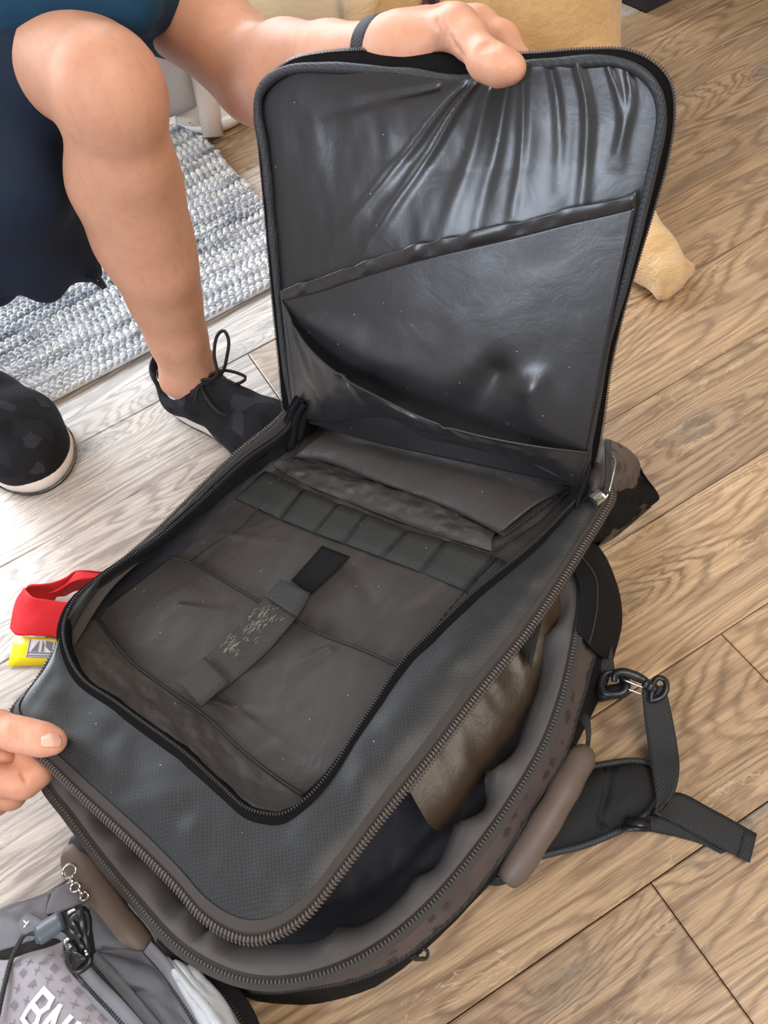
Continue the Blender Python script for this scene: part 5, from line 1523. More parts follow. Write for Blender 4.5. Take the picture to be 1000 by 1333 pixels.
# forelegs stretched out in front
d.chain([(.56, 1.32, .14), (.545, 1.16, .065), (0.4844,0.9291,0.04), (0.484,0.869,0.034), (0.4898,0.8287,0.03)], [.075, .048, .033, .033, .030], .03)
for k_ in range(4):
    d.chain([(0.4899,0.842,0.026), A((0.4993,0.8224,0.017)) + A((.018, .010, 0)) * (k_ - 1.5) * .9], [.018, .0145], .006)
d.chain([(.40, 1.30, .12), (.37, 1.14, .06), (.39, 1.02, .04), (.395, .97, .032)], [.07, .046, .034, .032], .03)
for k_ in range(4):
    d.chain([(.395, .985, .028), A((.395, .935, .018)) + A((.014, .0, 0)) * (k_ - 1.5)], [.018, .0145], .006)
# haunches, hocks and tail
for s_, x0 in ((1, .60), (-1, .38)):
    d.ell((x0, 1.80, .14), (.085, .14, .125), None, .04)
    d.chain([(x0 + .02 * s_, 1.68, .07), (x0 + .05 * s_, 1.86, .045), (x0 + .05 * s_, 1.70, .03), (x0 + .05 * s_, 1.63, .026)], [.06, .034, .028, .026], .02)
d.chain([(.50, 1.92, .14), (.52, 2.03, .06), (.64, 2.12, .035), (.78, 2.13, .03)], [.04, .032, .024, .014], .03)
d.half((0, 0, .003), (0, 0, -1))
Vd, Fd = d.mesh(2)
Vd = Vd + A((0, 0, 1.0)) * (vnoise(Vd * 30, 4) * .004 * np.clip((Vd[:, 2] - .03) * 20, 0, 1))[:, None]
obj('body', Vd, Fd.tolist(), M['coat'], dog)
fu = random.Random(11)
c_ = NKD; t_ = HDD - CHD; t_ /= np.linalg.norm(t_)
e1 = np.cross(t_, A((0, 0, 1.0))); e1 /= np.linalg.norm(e1); e2 = np.cross(t_, e1)
ring = np.stack([c_ + e1 * math.cos(a_) * .096 + e2 * math.sin(a_) * .096 for a_ in np.linspace(0, 2 * math.pi, 50, endpoint=False)])


def plaid():
    n = NT('maroon_plaid_collar')
    ck = n.node('ShaderNodeTexChecker', i_Scale=90.0); n.link(n.coords(), ck.inputs['Vector'])
    n.base(n.mix(ck.outputs['Fac'], lin(36, 30, 44), lin(96, 44, 62))); n.set(Roughness=.7)
    return n.m


cl = sheet('collar', np.stack([ring - t_ * .0135, ring * 1.0 + (ring - c_) * .03, ring + t_ * .0135], axis=0), plaid(), dog, closed=True)
cl['label'] = 'dark maroon plaid collar'
for s_ in (-1, 1):
    ec = HDD + hdir * .066 + hsd * s_ * .038 + hup * .026
    V, F = Field(ec - .03, ec + .03, .004).ell(ec, (.010, .010, .010), None, 0).mesh(1)
    obj('eye', V, F.tolist(), M['plastic'], dog)
nc_ = MZ + hdir * .042 + hup * .010
V, F = Field(nc_ - .04, nc_ + .04, .004).ell(nc_, (.012, .018, .013), hax, 0).mesh(1)
obj('nose', V, F.tolist(), M['plastic'], dog)


# ---------------------------------------------------------------- woven rug
def rugmat():
    n = NT('grey_white_chenille')
    oi = n.node('ShaderNodeObjectInfo')
    tc = n.node('ShaderNodeTexCoord')
    mp = n.node('ShaderNodeMapping'); mp.inputs['Scale'].default_value = (9, 70, 30)
    n.link(tc.outputs['Object'], mp.inputs[0])
    ad = n.node('ShaderNodeVectorMath', operation='ADD')
    cb = n.node('ShaderNodeCombineXYZ'); n.link(n.math('MULTIPLY', oi.outputs['Random'], 91.0), cb.inputs[0])
    n.link(mp.outputs[0], ad.inputs[0]); n.link(cb.outputs[0], ad.inputs[1])
    v = n.noise(ad.outputs[0], 1.6, 4, .7)
    v = n.math('ADD', v, n.math('MULTIPLY', n.math('SUBTRACT', oi.outputs['Random'], .5), .22))
    c = n.ramp(v, [(.32, lin(112, 117, 126)), (.45, lin(176, 178, 184)), (.6, lin(224, 224, 222))])
    n.base(c); n.set(Roughness=.85)
    n.b.inputs['Specular IOR Level'].default_value = .2
    return n.m


M['rug'] = rugmat()
rug = thing('woven_rug', 'grey and white chunky woven rug lying behind the crouching man', 'rug', FW(-.2, 1.5))
RL, RP = .96, .0205
V, F = box_geo(FW(.30 - RL / 2, 1.120 + .328, .006), pdir * RL * .5, pnrm * .328, (0, 0, .002))
obj('backing', V, F, M['rug'], rug, smooth=False)


def lump(c, a, b, n):
    """a small rounded stitch"""
    V = [c - a]
    for t, k in ((-.55, .85), (.15, 1.0), (.7, .7)):
        for i in range(5):
            w = math.pi * i / 4
            V.append(c + a * t + (b * math.cos(w) + n * math.sin(w)) * k)
    V.append(c + a)
    F = [(0, i + 2, i + 1) for i in range(4)]
    for r in range(2):
        F += [(1 + r * 5 + i, 2 + r * 5 + i, 7 + r * 5 + i, 6 + r * 5 + i) for i in range(4)]
    F += [(11 + i, 12 + i, 16) for i in range(4)]
    return V, F


meshes = []
for var in range(4):
    rr = random.Random(40 + var); geo = []
    n_ = int(RL / .0125)
    for k in range(n_):
        x = -RL / 2 + (k + .5) * RL / n_
        for s_ in (-1, 1):
            j = rr.uniform(.85, 1.15)
            geo.append(lump(A((x + s_ * .001, s_ * RP * .24, .002 + rr.uniform(-.0008, .0008))), A((.0062, -s_ * .0036, 0)) * j, A((.0012 * s_, .0040, 0)) * j, A((0, 0, .0058)) * j))
    V, F = merge(geo)
    me = bpy.data.meshes.new('woven_row'); me.from_pydata(V.tolist(), [], F); me.materials.append(M['rug'])
    me.polygons.foreach_set('use_smooth', [True] * len(me.polygons))
    meshes.append(me)
rr = random.Random(2)
for k in range(32):
    o = bpy.data.objects.new('woven_row', meshes[(k * 7 + k // 3) % 4]); COL.objects.link(o)
    o.parent = rug
    o.location = FW(.30 - RL / 2 + rr.uniform(-.004, .004), 1.120 + RP * (k + .5), .0075) - np.array(rug.location)
    o.rotation_euler = (0, 0, PLANK_YAW + (math.pi if k % 2 else 0))
    o.scale = (1, 1, rr.choice((.8, 1.0, 1.25)))

# ---------------------------------------------------------------- armchair behind the rug
M['grey_cloth'] = fabric('grey_upholstery', lin(176, 170, 168), .85, 500, .4, .08, .2)
M['pale_leg'] = plain('pale_painted_wood', lin(205, 192, 184), .45)
ch_ = thing('footstool', 'grey upholstered footstool on pale tapered legs standing behind the rug', 'stool', (-.20, 1.95, 0))
def soft_box(name, lo, hi, r, mat, parent, h=.016, seed=1):
    lo, hi = A(lo), A(hi)
    f_ = Field(lo - .05, hi + .05, h)
    X = [f_.lo[k] + f_.h * np.arange(f_.n[k]) for k in range(3)]
    q = [np.abs(X[k] - (lo[k] + hi[k]) / 2) - ((hi[k] - lo[k]) / 2 - r) for k in range(3)]
    a, b, c = np.meshgrid(*q, indexing='ij')
    f_.g = (np.sqrt(np.maximum(a, 0) ** 2 + np.maximum(b, 0) ** 2 + np.maximum(c, 0) ** 2) + np.minimum(np.maximum(a, np.maximum(b, c)), 0) - r).astype(np.float32)
    V, F = f_.mesh(1)
    V = V + (vnoise(V * 6, seed) * .006)[:, None] * A((.5, .5, .7))
    return obj(name, V, F.tolist(), mat, parent)
soft_box('seat', (-.46, 1.70, .20), (.06, 2.22, .36), .045, M['grey_cloth'], ch_)
soft_box('valance', (-.40, 1.75, .035), (-.075, 1.80, .25), .02, M['grey_cloth'], ch_, .012)
for x, y, dx, dy in ((-.075, 1.675, .055, .10), (-.42, 1.80, .03, .03), (.03, 2.16, -.03, -.03), (-.42, 2.16, .03, -.03)):
    tube('leg', poly([(x, y, 0.012 if y < 1.7 else 0), (x + dx, y + dy, .23)], 6), np.linspace(.021, .031, 6), M['pale_leg'], ch_, 14)

# white dish on the floor behind the chair leg
bw = thing('dish', 'white oval dish on the floor behind the pale chair leg', 'dish', (-0.0635,1.764,0))
cB = A((-0.0493,1.7536,0)); prof = [(.0, .004), (.045, .004), (.06, .010), (.082, .034), (.086, .034), (.064, .006), (.05, 0.0005), (0.001, 0.0005)]
an_ = np.linspace(0, 2 * math.pi, 48, endpoint=False)
Gd = np.stack([np.stack([cB + A((math.cos(a_) * r * 1.05, math.sin(a_) * r * .9, z)) for a_ in an_]) for r, z in prof])
sheet('bowl', Gd, plain('white_glaze', lin(245, 246, 246), .2), bw, closed=True)

# dark cabinet corner
cb_ = thing('cabinet', 'dark navy cabinet standing on the floor at the top right corner', 'cabinet', (0.8313,1.5803,0))
M['navy'] = plain('navy_lacquer', lin(38, 38, 52), .45)
c0 = A((0.8327,1.5831,0))
cd = pdir; cn = pnrm
V, F = box_geo(c0 + cd * .24 + cn * .20 + A((0, 0, .376)), cd * .24, cn * .20, (0, 0, .373))
ob_ = obj('body', V, F, M['navy'], cb_, smooth=False)
for k in range(2):
    V, F = box_geo(c0 + cd * (.125 + .23 * k) + cn * -.006 + A((0, 0, .42)), cd * .108, cn * .006, (0, 0, .31))
    dr = obj('door', V, F, M['navy'], cb_, smooth=False)
    V, F = box_geo(c0 + cd * (.205 + .07 * k) + cn * -.02 + A((0, 0, .46)), cd * .005, cn * .008, (0, 0, .06))
    obj('door_handle', V, F, M['steel'], dr, smooth=False)


# ---------------------------------------------------------------- red loop with its yellow card
M['red'] = fabric('red_elastic', lin(214, 30, 38), .6, 700, .3, .08, .3, .1)
M['yellow'] = plain('yellow_card', lin(250, 226, 20), .35)
M['tag_white'] = plain('tag_white_print', lin(222, 222, 226), .5)
M['tag_grey'] = plain('tag_grey_print', lin(120, 118, 126), .5)
rl = thing('lanyard', 'red fabric loop with a yellow card lying beside the bag on the left', 'lanyard', (-0.4508,0.6286,0))
# front face, fold on the left, back strip running under the bag
G = rows([[(-0.3649,0.5166,0.018),(-0.4011,0.5325,0.018),(-0.4331,0.5855,0.022),(-0.4621,0.5982,0.026),(-0.4868,0.6101,0.024),(-0.4952,0.6238,0.024)],
          [(-0.355,0.5384,0.035),(-0.3912,0.5874,0.036),(-0.4188,0.5984,0.04),(-0.4465,0.6141,0.044),(-0.4668,0.6339,0.044),(-0.4764,0.6472,0.042)],
          [(-0.3445,0.5688,0.052),(-0.3861,0.6002,0.054),(-0.4076,0.61,0.056),(-0.4272,0.619,0.06),(-0.441,0.6269,0.062),(-0.4544,0.6476,0.06)]], 60, 22)
red_f = sheet('red_band', crumple(G, .0008, .03, 81, edge=False), M['red'], rl, thick=.0016)
G = rows([[(-0.4952,0.6238,0.024),(-0.4917,0.6457,0.02),(-0.4754,0.6497,0.012),(-0.4437,0.649,0.012),(-0.4118,0.6544,0.012),(-0.3697,0.6494,0.012)],
          [(-0.4742,0.638,0.042),(-0.4643,0.6536,0.045),(-0.4434,0.6529,0.04),(-0.4199,0.6456,0.036),(-0.3949,0.6511,0.034),(-0.3555,0.6471,0.03)],
          [(-0.4544,0.6476,0.06),(-0.4481,0.6474,0.062),(-0.4189,0.6401,0.06),(-0.3996,0.6429,0.058),(-0.3883,0.6479,0.056),(-0.3593,0.6384,0.05)]], 60, 14)
sheet('red_band', crumple(G, .0008, .03, 82, edge=False), M['red'], rl, thick=.0016)
G = rows([[(-0.4287,0.6337,0.05),(-0.401,0.6377,0.052),(-0.3717,0.634,0.05),(-0.3441,0.6281,0.045)], [(-0.4149,0.631,0.053),(-0.3908,0.6346,0.056),(-0.3647,0.631,0.054),(-0.3417,0.6263,0.05)],
          [(-0.3873,0.6462,0.058),(-0.3758,0.6421,0.057),(-0.3599,0.6356,0.053),(-0.3424,0.6315,0.048)]], 30, 8)
sheet('red_band', G, M['red'], rl, thick=.0016)
G = rows([[(-0.4283,0.6265,0.04),(-0.4042,0.6167,0.038),(-0.3753,0.6062,0.036)], [(-0.4214,0.629,0.045),(-0.3977,0.6223,0.044),(-0.3727,0.6168,0.04)]], 12, 5)
wl = sheet('white_lining', G, M['tag_white'], rl, thick=.001)
yc = rows([[(-0.5107,0.5832,0.004),(-0.4598,0.5649,0.004),(-0.4021,0.5417,0.004)], [(-0.4925,0.6143,0.018),(-0.4454,0.5913,0.018),(-0.3918,0.5636,0.018)]], 8, 4, smooth=False)
yk = sheet('yellow_card', yc, M['yellow'], rl, thick=.0022)
yk['label'] = 'bright yellow card printed with a small black and white emblem'
# emblem: white square, inner frame and diagonal marks
yo = A((-0.5854,2.9514,0))
def yq(a, b, o):   # point on the card from shares across and down
    p = A(yc[0, 0]) * (1 - a) * b + A(yc[0, -1]) * a * b + A(yc[-1, 0]) * (1 - a) * (1 - b) + A(yc[-1, -1]) * a * (1 - b)
    n = np.cross(yc[0, -1] - yc[0, 0], yc[-1, 0] - yc[0, 0]); n /= np.linalg.norm(n)
    if n[2] < 0: n = -n
    return p + n * o
def yquad(a0, b0, a1, b1, o): return [yq(a0, b0, o), yq(a1, b0, o), yq(a1, b1, o), yq(a0, b1, o)], [(0, 1, 2, 3)]
obj('emblem_ground', *yquad(.20, .06, .56, .70, .0006), M['tag_white'], yk, smooth=False)
em = [yquad(.225, .50, .535, .55, .0011), yquad(.23, .60, .53, .64, .0011), yquad(.21, .06, .225, .69, .0011), yquad(.535, .06, .55, .69, .0011), yquad(.21, .665, .55, .69, .0011),
      ([yq(.25, .48, .0011), yq(.34, .48, .0011), yq(.34, .08, .0011)], [(0, 1, 2)]), ([yq(.38, .08, .0011), yq(.38, .48, .0011), yq(.41, .48, .0011), yq(.41, .2, .0011)], [(0, 1, 2, 3)]),
      ([yq(.42, .08, .0011), yq(.43, .30, .0011), yq(.51, .48, .0011), yq(.52, .10, .0011)], [(0, 1, 2, 3)])]
obj('emblem', *merge(em), M['tag_grey'], yk, smooth=False)

# ---------------------------------------------------------------- the grey daypack at the lower left
M['grey_pack'] = fabric('grey_daypack_cloth', lin(88, 88, 94), .6, 700, .2, .1, .4, .15)
M['grey_light'] = fabric('light_grey_daypack_cloth', lin(116, 116, 123), .6, 700, .2, .08, .4, .1)
M['silver'] = fabric('silver_grey_nylon', lin(176, 178, 182), .38, 900, .05, .1, .55, .15)
M['print'] = fabric('lilac_grey_print_cloth', lin(148, 142, 149), .6, 900, .15, .06, .4, .1)
M['print_mark'] = plain('dark_print', lin(120, 113, 120), .7)
M['white_print'] = plain('white_lettering', lin(240, 240, 242), .5)
day = thing('daypack', 'smaller grey daypack with printed lilac-grey pocket lying at the lower left', 'backpack', (-0.4662,0.1784,0))
lo_l = [(-0.4221,0.2794,0.002),(-0.3904,0.2514,0.002),(-0.35,0.2034,0.002),(-0.3179,0.1761,0.002),(-0.2891,0.1517,0.002),(-0.2607,0.1158,0.002),(-0.2444,0.0722,0.002),(-0.2878,0.0349,0.002),(-0.4243,0.0557,0.002),(-0.5537,0.1068,0.002),(-0.5964,0.1716,0.002),(-0.586,0.2335,0.002),(-0.5307,0.2696,0.002),(-0.4807,0.2799,0.002)]
mi_l = [(-0.4086,0.2742,0.04),(-0.3781,0.2458,0.04),(-0.3352,0.1944,0.04),(-0.3019,0.1662,0.04),(-0.2784,0.1455,0.04),(-0.2566,0.1128,0.04),(-0.2459,0.0725,0.04),(-0.287,0.0367,0.04),(-0.4112,0.0549,0.04),(-0.5494,0.1076,0.04),(-0.5915,0.17,0.04),(-0.5753,0.2341,0.04),(-0.5145,0.2702,0.04),(-0.4625,0.2782,0.04)]
hi_l = [(-0.3997,0.2707,0.074),(-0.3744,0.2514,0.074),(-0.3492,0.2205,0.074),(-0.3197,0.1807,0.074),(-0.2917,0.1575,0.074),(-0.2659,0.124,0.074),(-0.253,0.0796,0.074),(-0.2913,0.0494,0.074),(-0.3993,0.0639,0.074),(-0.5263,0.1135,0.074),(-0.5663,0.1685,0.074),(-0.5508,0.2304,0.074),(-0.4961,0.2624,0.074),(-0.4462,0.268,0.074)]
tp_l = [(-0.4022,0.2592,0.084),(-0.383,0.2443,0.084),(-0.3593,0.2144,0.084),(-0.3317,0.1783,0.084),(-0.3036,0.1507,0.084),(-0.2789,0.1193,0.084),(-0.2682,0.0838,0.084),(-0.3045,0.0633,0.084),(-0.3999,0.077,0.084),(-0.5063,0.1189,0.084),(-0.5374,0.163,0.084),(-0.524,0.2153,0.084),(-0.4813,0.2457,0.084),(-0.4416,0.2547,0.084)]
G = rows([lo_l, mi_l, hi_l, tp_l], 110, 16, closed=True)[::-1]
G = crumple(G, .003, .04, 91, closed=True, edge=False)
bd = sheet('main_body', G, M['grey_pack'], day, closed=True)
c0 = G[0].mean(axis=0) + [0, 0, .004]; V = np.vstack([c0, G[0]]); F = [(0, 1 + (k + 1) % 110, 1 + k) for k in range(110)]
obj('body_top', V, F, M['grey_pack'], day)
# top flap pieces with their seams
G = rows([[(-0.4972,0.2595,0.078),(-0.4674,0.2602,0.083),(-0.4402,0.2624,0.084),(-0.4139,0.2626,0.082)], [(-0.4873,0.2446,0.092),(-0.4587,0.2417,0.096),(-0.4317,0.2395,0.098),(-0.4078,0.2382,0.096)], [(-0.4902,0.2294,0.092),(-0.4582,0.2255,0.096),(-0.4267,0.2229,0.1),(-0.3953,0.2236,0.098)]], 36, 20)
sheet('top_flap', crumple(G, .0035, .03, 92), M['grey_light'], day, thick=.002)
G = rows([[(-0.4109,0.2623,0.082),(-0.3996,0.2667,0.08),(-0.386,0.2631,0.08),(-0.3748,0.2515,0.082)], [(-0.4088,0.2494,0.094),(-0.3917,0.2487,0.098),(-0.379,0.2462,0.097),(-0.3725,0.2426,0.09)], [(-0.4104,0.242,0.094),(-0.3938,0.2384,0.1),(-0.3821,0.2387,0.1),(-0.3763,0.2418,0.094)]], 24, 16)
sheet('top_flap', crumple(G, .002, .03, 93), M['grey_light'], day, thick=.002)
G = rows([[(-0.3849,0.2382,0.092),(-0.3743,0.2442,0.092),(-0.3643,0.2393,0.086)], [(-0.385,0.2256,0.098),(-0.3662,0.2248,0.098),(-0.3526,0.2195,0.088)], [(-0.3753,0.2063,0.096),(-0.354,0.2023,0.096),(-0.3338,0.1935,0.086)], [(-0.3645,0.1975,0.09),(-0.3435,0.1911,0.09),(-0.3264,0.1849,0.082)]], 26, 22)
sheet('side_flap', crumple(G, .002, .03, 94), M['grey_pack'], day, thick=.002)
# printed pocket
G = rows([[(-0.4996,0.2245,0.094),(-0.4592,0.2191,0.1),(-0.4434,0.214,0.102),(-0.4207,0.2131,0.104),(-0.405,0.212,0.104),(-0.3918,0.2132,0.102)],
          [(-0.4945,0.2082,0.1),(-0.4465,0.1991,0.108),(-0.423,0.1959,0.112),(-0.4015,0.1929,0.113),(-0.3862,0.1923,0.108)],
          [(-0.499,0.1886,0.102),(-0.4434,0.1762,0.112),(-0.413,0.1715,0.117),(-0.3887,0.1677,0.117),(-0.3691,0.1683,0.108)],
          [(-0.5068,0.1624,0.098),(-0.4439,0.1485,0.11),(-0.407,0.1431,0.116),(-0.3751,0.1394,0.114),(-0.3441,0.1375,0.102)],
          [(-0.503,0.1287,0.09),(-0.4504,0.1142,0.098),(-0.4099,0.106,0.1),(-0.3721,0.1006,0.098),(-0.3269,0.0952,0.09)]], 80, 80)
G = crumple(G, .0022, .035, 95)
if normals(G)[..., 2].mean() < 0:
    G = G[:, ::-1]
pp2 = sheet('printed_pocket', G, M['print'], day, thick=.002)
pp2['label'] = 'lilac-grey pocket printed with small crosses, birds and blocks and white letters'
PN = normals(G)
# surface frame used to lay the print: nearest grid point, then two in-plane axes
flatG, flatN = G.reshape(-1, 3), PN.reshape(-1, 3)
bdir = A((-0.4106,0.1609,0.112)) - A((-0.4167,0.1683,0.112)); bdir /= np.linalg.norm(bdir)
def lay(c, pts, o=.0007, sc=.82):
    """flat marks pressed on to the pocket cloth"""
    c = A(c); pts = [(x * sc, y * sc) for x, y in pts]; out = []
    n0 = flatN[np.argmin(((flatG - c) ** 2).sum(1))]
    if n0[2] < 0: n0 = -n0
    b = bdir - n0 * (bdir @ n0); b /= np.linalg.norm(b); u_ = np.cross(n0, b)
    for x, y in pts:
        p = c + b * x + u_ * y
        r_ = flatG - p; r_ = r_ - n0 * (r_ @ n0)[:, None]
        d2 = (r_ ** 2).sum(1); k = np.argpartition(d2, 12)[:12]; w_ = 1 / (d2[k] + 4e-6)
        p = p + n0 * ((w_ * ((flatG[k] - p) @ n0)).sum() / w_.sum() + o)
        out.append(p)
    return out
def quadmark(c, x0, y0, x1, y1, w):
    d_ = A((x1 - x0, y1 - y0)); d_ /= np.linalg.norm(d_); q = A((-d_[1], d_[0])) * w / 2
    return lay(c, [(x0 - q[0], y0 - q[1]), (x1 - q[0], y1 - q[1]), (x1 + q[0], y1 + q[1]), (x0 + q[0], y0 + q[1])]), [(0, 1, 2, 3)]
marks = []
def cross(c):
    for a_ in (.42, .42 + math.pi / 2):
        x, y = .0046 * math.cos(a_), .0046 * math.sin(a_)
        marks.append(quadmark(c, -x, -y, x, y, .0010))
def bird(c):
    for pts in ([(-.004, -.004), (-.002, -.004), (.001, .0045), (-.002, .0045)], [(-.002, .0045), (-.002, .0030), (.0052, .0010), (.0052, .0026)], [(-.0005, .003), (.0012, .0026), (.0036, -.0016), (.0024, -.0020)], [(-.0015, .002), (.0002, .0022), (.0018, -.0026), (.0008, -.0030)]):
        marks.append((lay(c, pts), [(0, 1, 2, 3)]))
def block(c):
    for y in (-.0026, -.0008, .0010, .0028):
        for x0, x1 in ((-.0042, -.0022), (-.0014, .0012), (.002, .0042)):
            marks.append(quadmark(c, x0, y, x1, y, .0013))
    marks.append(quadmark(c, -.0042, -.0030, -.0042, .0030, .0009)); marks.append(quadmark(c, .0004, -.0030, .0004, .003, .0009))
for c in [(-0.4186,0.2044,0.11),(-0.3989,0.2045,0.11),(-0.4088,0.193,0.11),(-0.3992,0.1818,0.11),(-0.4269,0.1854,0.11),(-0.3885,0.1693,0.11),(-0.4158,0.1728,0.11),(-0.378,0.157,0.11),(-0.441,0.1967,0.11),(-0.3678,0.144,0.11),(-0.4307,0.1601,0.11),(-0.4011,0.146,0.11),(-0.3705,0.1755,0.11)]: cross(c)
for c in [(-0.4125,0.1833,0.112),(-0.3844,0.1795,0.112),(-0.3903,0.1594,0.112),(-0.4315,0.2075,0.112),(-0.3636,0.1527,0.112),(-0.4048,0.2,0.112),(-0.4193,0.1601,0.112),(-0.3762,0.1381,0.112)]: bird(c)
for c in [(-0.423,0.1959,0.112),(-0.3945,0.1908,0.112),(-0.4023,0.171,0.112),(-0.3738,0.1671,0.112),(-0.4303,0.1735,0.112),(-0.3866,0.2017,0.112),(-0.3799,0.1474,0.112),(-0.3535,0.1425,0.112)]: block(c)
obj('printed_marks', *merge(marks), M['print_mark'], pp2, smooth=False)
# white lettering
strokes = {'B': [((0, 0), (0, 1)), ((0, 1), (.62, 1)), ((0, .52), (.68, .52)), ((0, 0), (.68, 0)), ((.62, 1), (.74, .78)), ((.74, .78), (.62, .52)), ((.66, .52), (.80, .28)), ((.80, .28), (.66, 0))],
           'N': [((0, 0), (0, 1)), ((0, 1), (.72, 0)), ((.72, 0), (.72, 1))],
           'W': [((0, 1), (.24, 0)), ((.24, 0), (.48, .75)), ((.48, .75), (.72, 0)), ((.72, 0), (.96, 1))]}
lt = []; x0 = 0.0
for ch, wd in (('B', .0215), ('N', .0215), ('W', .024)):
    for (ax_, ay_), (bx_, by_) in strokes[ch]:
        pa = A((x0 + ax_ * .0185, ay_ * .0245)); pb = A((x0 + bx_ * .0185, by_ * .0245))
        dv = (pb - pa) / np.linalg.norm(pb - pa); qv = A((-dv[1], dv[0])) * .0020
        pa = pa - dv * .0016; pb = pb + dv * .0016
        pl = []
        for k in range(5):
            m_ = pa + (pb - pa) * k / 4
            pl += [m_ - qv, m_ + qv]
        lt.append((lay((-0.4201,0.1614,0.113), pl, .0016, 1.0), [(2 * k, 2 * k + 1, 2 * k + 3, 2 * k + 2) for k in range(4)]))
    x0 += wd
obj('lettering', *merge(lt), M['white_print'], pp2, smooth=False)
# flat webbing and zippers running down the pack
def track(name, pts, z, w, mat, tmat):
    p = cr(pts, 60)
    t, s, n = frames(p, False, (0, 0, 1))
    b_ = band(name, p - s * w, p + s * w, 60, mat, day, .002)
    teeth('zipper_teeth', p + s * w * .35 + [0, 0, .0012], (0, 0, 1), tmat, b_, .0026, .0034, .002)
    return b_
track('zipper_track', [(-0.3788,0.1869,0.104),(-0.3594,0.1641,0.11),(-0.3415,0.1428,0.112),(-0.3208,0.1131,0.108),(-0.3074,0.0896,0.1)], 0, .0085, M['grey_light'], M['teeth'])
track('zipper_track', [(-0.367,0.192,0.102),(-0.3457,0.1649,0.106),(-0.3238,0.1341,0.106),(-0.3035,0.1015,0.1)], 0, .0075, M['grey_pack'], M['teeth'])
track('zipper_track', [(-0.3248,0.1868,0.088),(-0.3086,0.1666,0.094),(-0.2936,0.1411,0.094),(-0.2803,0.1149,0.092),(-0.2713,0.0873,0.088)], 0, .0085, M['grey_light'], M['teeth'])
track('zipper_track', [(-0.2797,0.1542,0.07),(-0.2627,0.1361,0.07),(-0.2534,0.1174,0.066),(-0.2486,0.0949,0.06)], 0, .009, M['black'], M['teeth'])
G = rows([[(-0.3751,0.2003,0.094),(-0.3493,0.1951,0.092),(-0.3263,0.186,0.088)], [(-0.3602,0.1817,0.1),(-0.3329,0.1734,0.1),(-0.3115,0.1651,0.094)], [(-0.337,0.1523,0.102),(-0.3139,0.1454,0.102),(-0.2964,0.1397,0.094)], [(-0.3183,0.1192,0.098),(-0.2991,0.1136,0.098),(-0.2811,0.1086,0.092)], [(-0.3094,0.0954,0.094),(-0.2844,0.0883,0.094),(-0.2714,0.0837,0.086)]], 40, 50)
G = ridges(crumple(G, .003, .04, 96), [(.2, .1, .8, .3, .012, -.005), (.1, .45, .9, .4, .010, .005)])
sheet('side_pocket', G, M['grey_pack'], day, thick=.002)
G = rows([[(-0.3132,0.1788,0.084),(-0.2973,0.1691,0.084),(-0.2869,0.1605,0.078)], [(-0.3012,0.1612,0.09),(-0.2828,0.1512,0.094),(-0.2755,0.1416,0.078)], [(-0.2893,0.1388,0.092),(-0.2715,0.132,0.098),(-0.2622,0.1251,0.076)], [(-0.2777,0.1105,0.09),(-0.2621,0.1074,0.094),(-0.2548,0.1045,0.072)], [(-0.2718,0.0848,0.086),(-0.2563,0.0804,0.086),(-0.2495,0.0776,0.07)]], 40, 50)
G = ridges(crumple(G, .0028, .03, 97), [(.35, 0, .5, .7, .007, .007), (.7, .1, .75, .8, .006, -.006), (.15, .3, .3, .9, .006, .004)])
sl_ = sheet('silver_pocket', G, M['silver'], day, thick=.002)
sl_['label'] = 'crinkled silver-grey nylon pocket'
# buckle cluster, cord and toggle
V, F = merge([box_geo((-0.3626,0.2032,0.128), A((-0.3606,0.1824,0.128)) * .5 - A((-0.3639,0.2233,0.128)) * .5, (.008, .003, .002), (0, 0, .004)),
              box_geo((-0.3569,0.2063,0.128), (.003, .001, 0), (.002, -.018, 0), (0, 0, .006)),
              tube_geo(cr([(-0.3736,0.1913,0.126),(-0.3721,0.1968,0.126),(-0.3638,0.1978,0.126),(-0.3559,0.1906,0.126),(-0.3563,0.1825,0.126),(-0.3645,0.1792,0.126),(-0.3712,0.1835,0.126)], 30, True), .003, 8, True),
              tube_geo(cr([(-0.3664,0.2201,0.13),(-0.3553,0.2203,0.13),(-0.3529,0.2109,0.13),(-0.3561,0.2009,0.13),(-0.3656,0.2027,0.13)], 30, True), .0028, 8, True)])
bk = obj('buckle', V, F, M['plastic'], day)
for pr in ([(-0.3651,0.2166,0.134),(-0.3581,0.201,0.134)], [(-0.3673,0.2111,0.134),(-0.3557,0.192,0.134)], [(-0.3646,0.1922,0.135),(-0.3542,0.1832,0.135)], [(-0.369,0.202,0.134),(-0.3625,0.1917,0.134)]):
    tube('buckle_bar', poly(pr, 4), .0022, M['plastic'], bk, 8)
for pr in ([(-0.3675,0.2229,0.138),(-0.3599,0.2242,0.138)], [(-0.3715,0.2011,0.138),(-0.3661,0.203,0.138)], [(-0.3679,0.1991,0.136),(-0.366,0.1961,0.136)], [(-0.3524,0.1893,0.138),(-0.3512,0.1854,0.138)]):
    tube('metal_glint', poly(pr, 4), .0016, M['steel'], bk, 6)
M['toggle'] = plain('slate_plastic', lin(84, 92, 100), .4)
V, F = tube_geo(poly([(-0.402,0.2178,0.124),(-0.3921,0.2209,0.124),(-0.3794,0.2238,0.124)], 8), [.0085, .0092, .0092, .0092, .0092, .0090, .0088, .0075], 12, rz=[.006] * 8)
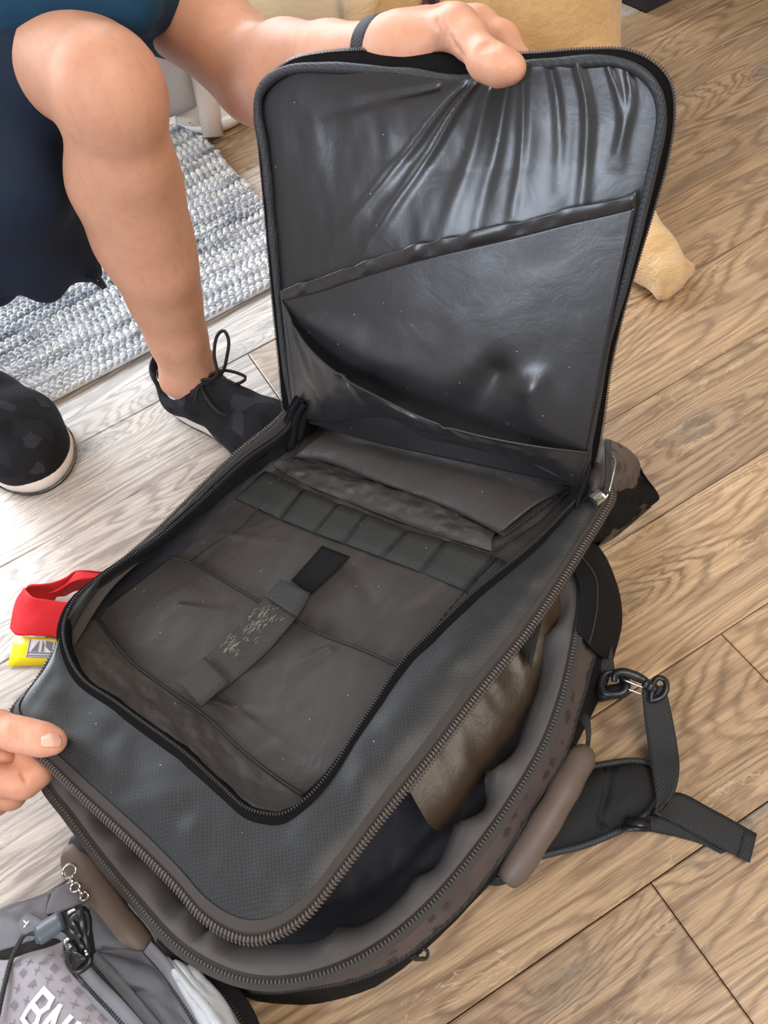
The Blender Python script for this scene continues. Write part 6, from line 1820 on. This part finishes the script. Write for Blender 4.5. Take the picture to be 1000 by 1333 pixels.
tgl = obj('cord_lock', V, F, M['toggle'], day)
V, F = tube_geo(poly([(-0.42,0.2346,0.12),(-0.4114,0.2306,0.12),(-0.3986,0.2254,0.12)], 8), [.004, .0085, .009, .008, .007, .006, .005, .004], 12, rz=[.004] * 8)
obj('cord_end', V, F, M['grey_light'], tgl)
a_ = [(-0.4145,0.2339,0.1255),(-0.4117,0.2305,0.1255),(-0.4145,0.2283,0.1255),(-0.4117,0.2305,0.1255),(-0.4096,0.2324,0.1255)]
obj('end_mark', *merge([tube_geo(poly([a_[0], a_[1], a_[2]], 5), .0007, 4), tube_geo(poly([a_[3], a_[4]], 3), .0007, 4)]), M['white_print'], tgl)
tube('cord', cr([(-0.4045,0.2207,0.122),(-0.4168,0.225,0.118),(-0.4275,0.2204,0.112),(-0.4368,0.2101,0.108),(-0.4383,0.1963,0.112),(-0.4397,0.1817,0.116),(-0.4452,0.1608,0.115)], 40), .0022, M['webbing_grey'], day, 8)
band('pull_strap', [(-0.4097,0.2191,0.118),(-0.3908,0.2186,0.124),(-0.3772,0.2117,0.126),(-0.3704,0.1977,0.124)], [(-0.4069,0.2133,0.118),(-0.3895,0.2121,0.124),(-0.3801,0.2065,0.126),(-0.376,0.1958,0.124)], 20, M['toggle'], day, .002)
# small steel ring chain beside the handle
ch2 = thing('key_ring', 'small shiny steel ring and chain hooked beside the left carry handle', 'key ring', (-0.383,0.2607,0.08))
for k, (p_, r_) in enumerate((((-0.3823,0.2692,0.106), .0075), ((-0.3803,0.2604,0.106), .0055), ((-0.3769,0.2532,0.106), .0050), ((-0.3719,0.247,0.106), .0050), ((-0.3685,0.2426,0.106), .0042))):
    an2 = np.linspace(0, 2 * math.pi, 20, endpoint=False)
    x_, y_ = (A((1, 0, .2)), A((0, 1, .3))) if k % 2 == 0 else (A((.6, -.6, .4)), A((.2, .3, .9)))
    tube('chain_link', np.stack([A(p_) + (x_ * math.cos(q) + y_ * math.sin(q) * .75) * r_ for q in an2]), .0013, M['steel'], ch2, 6, True)
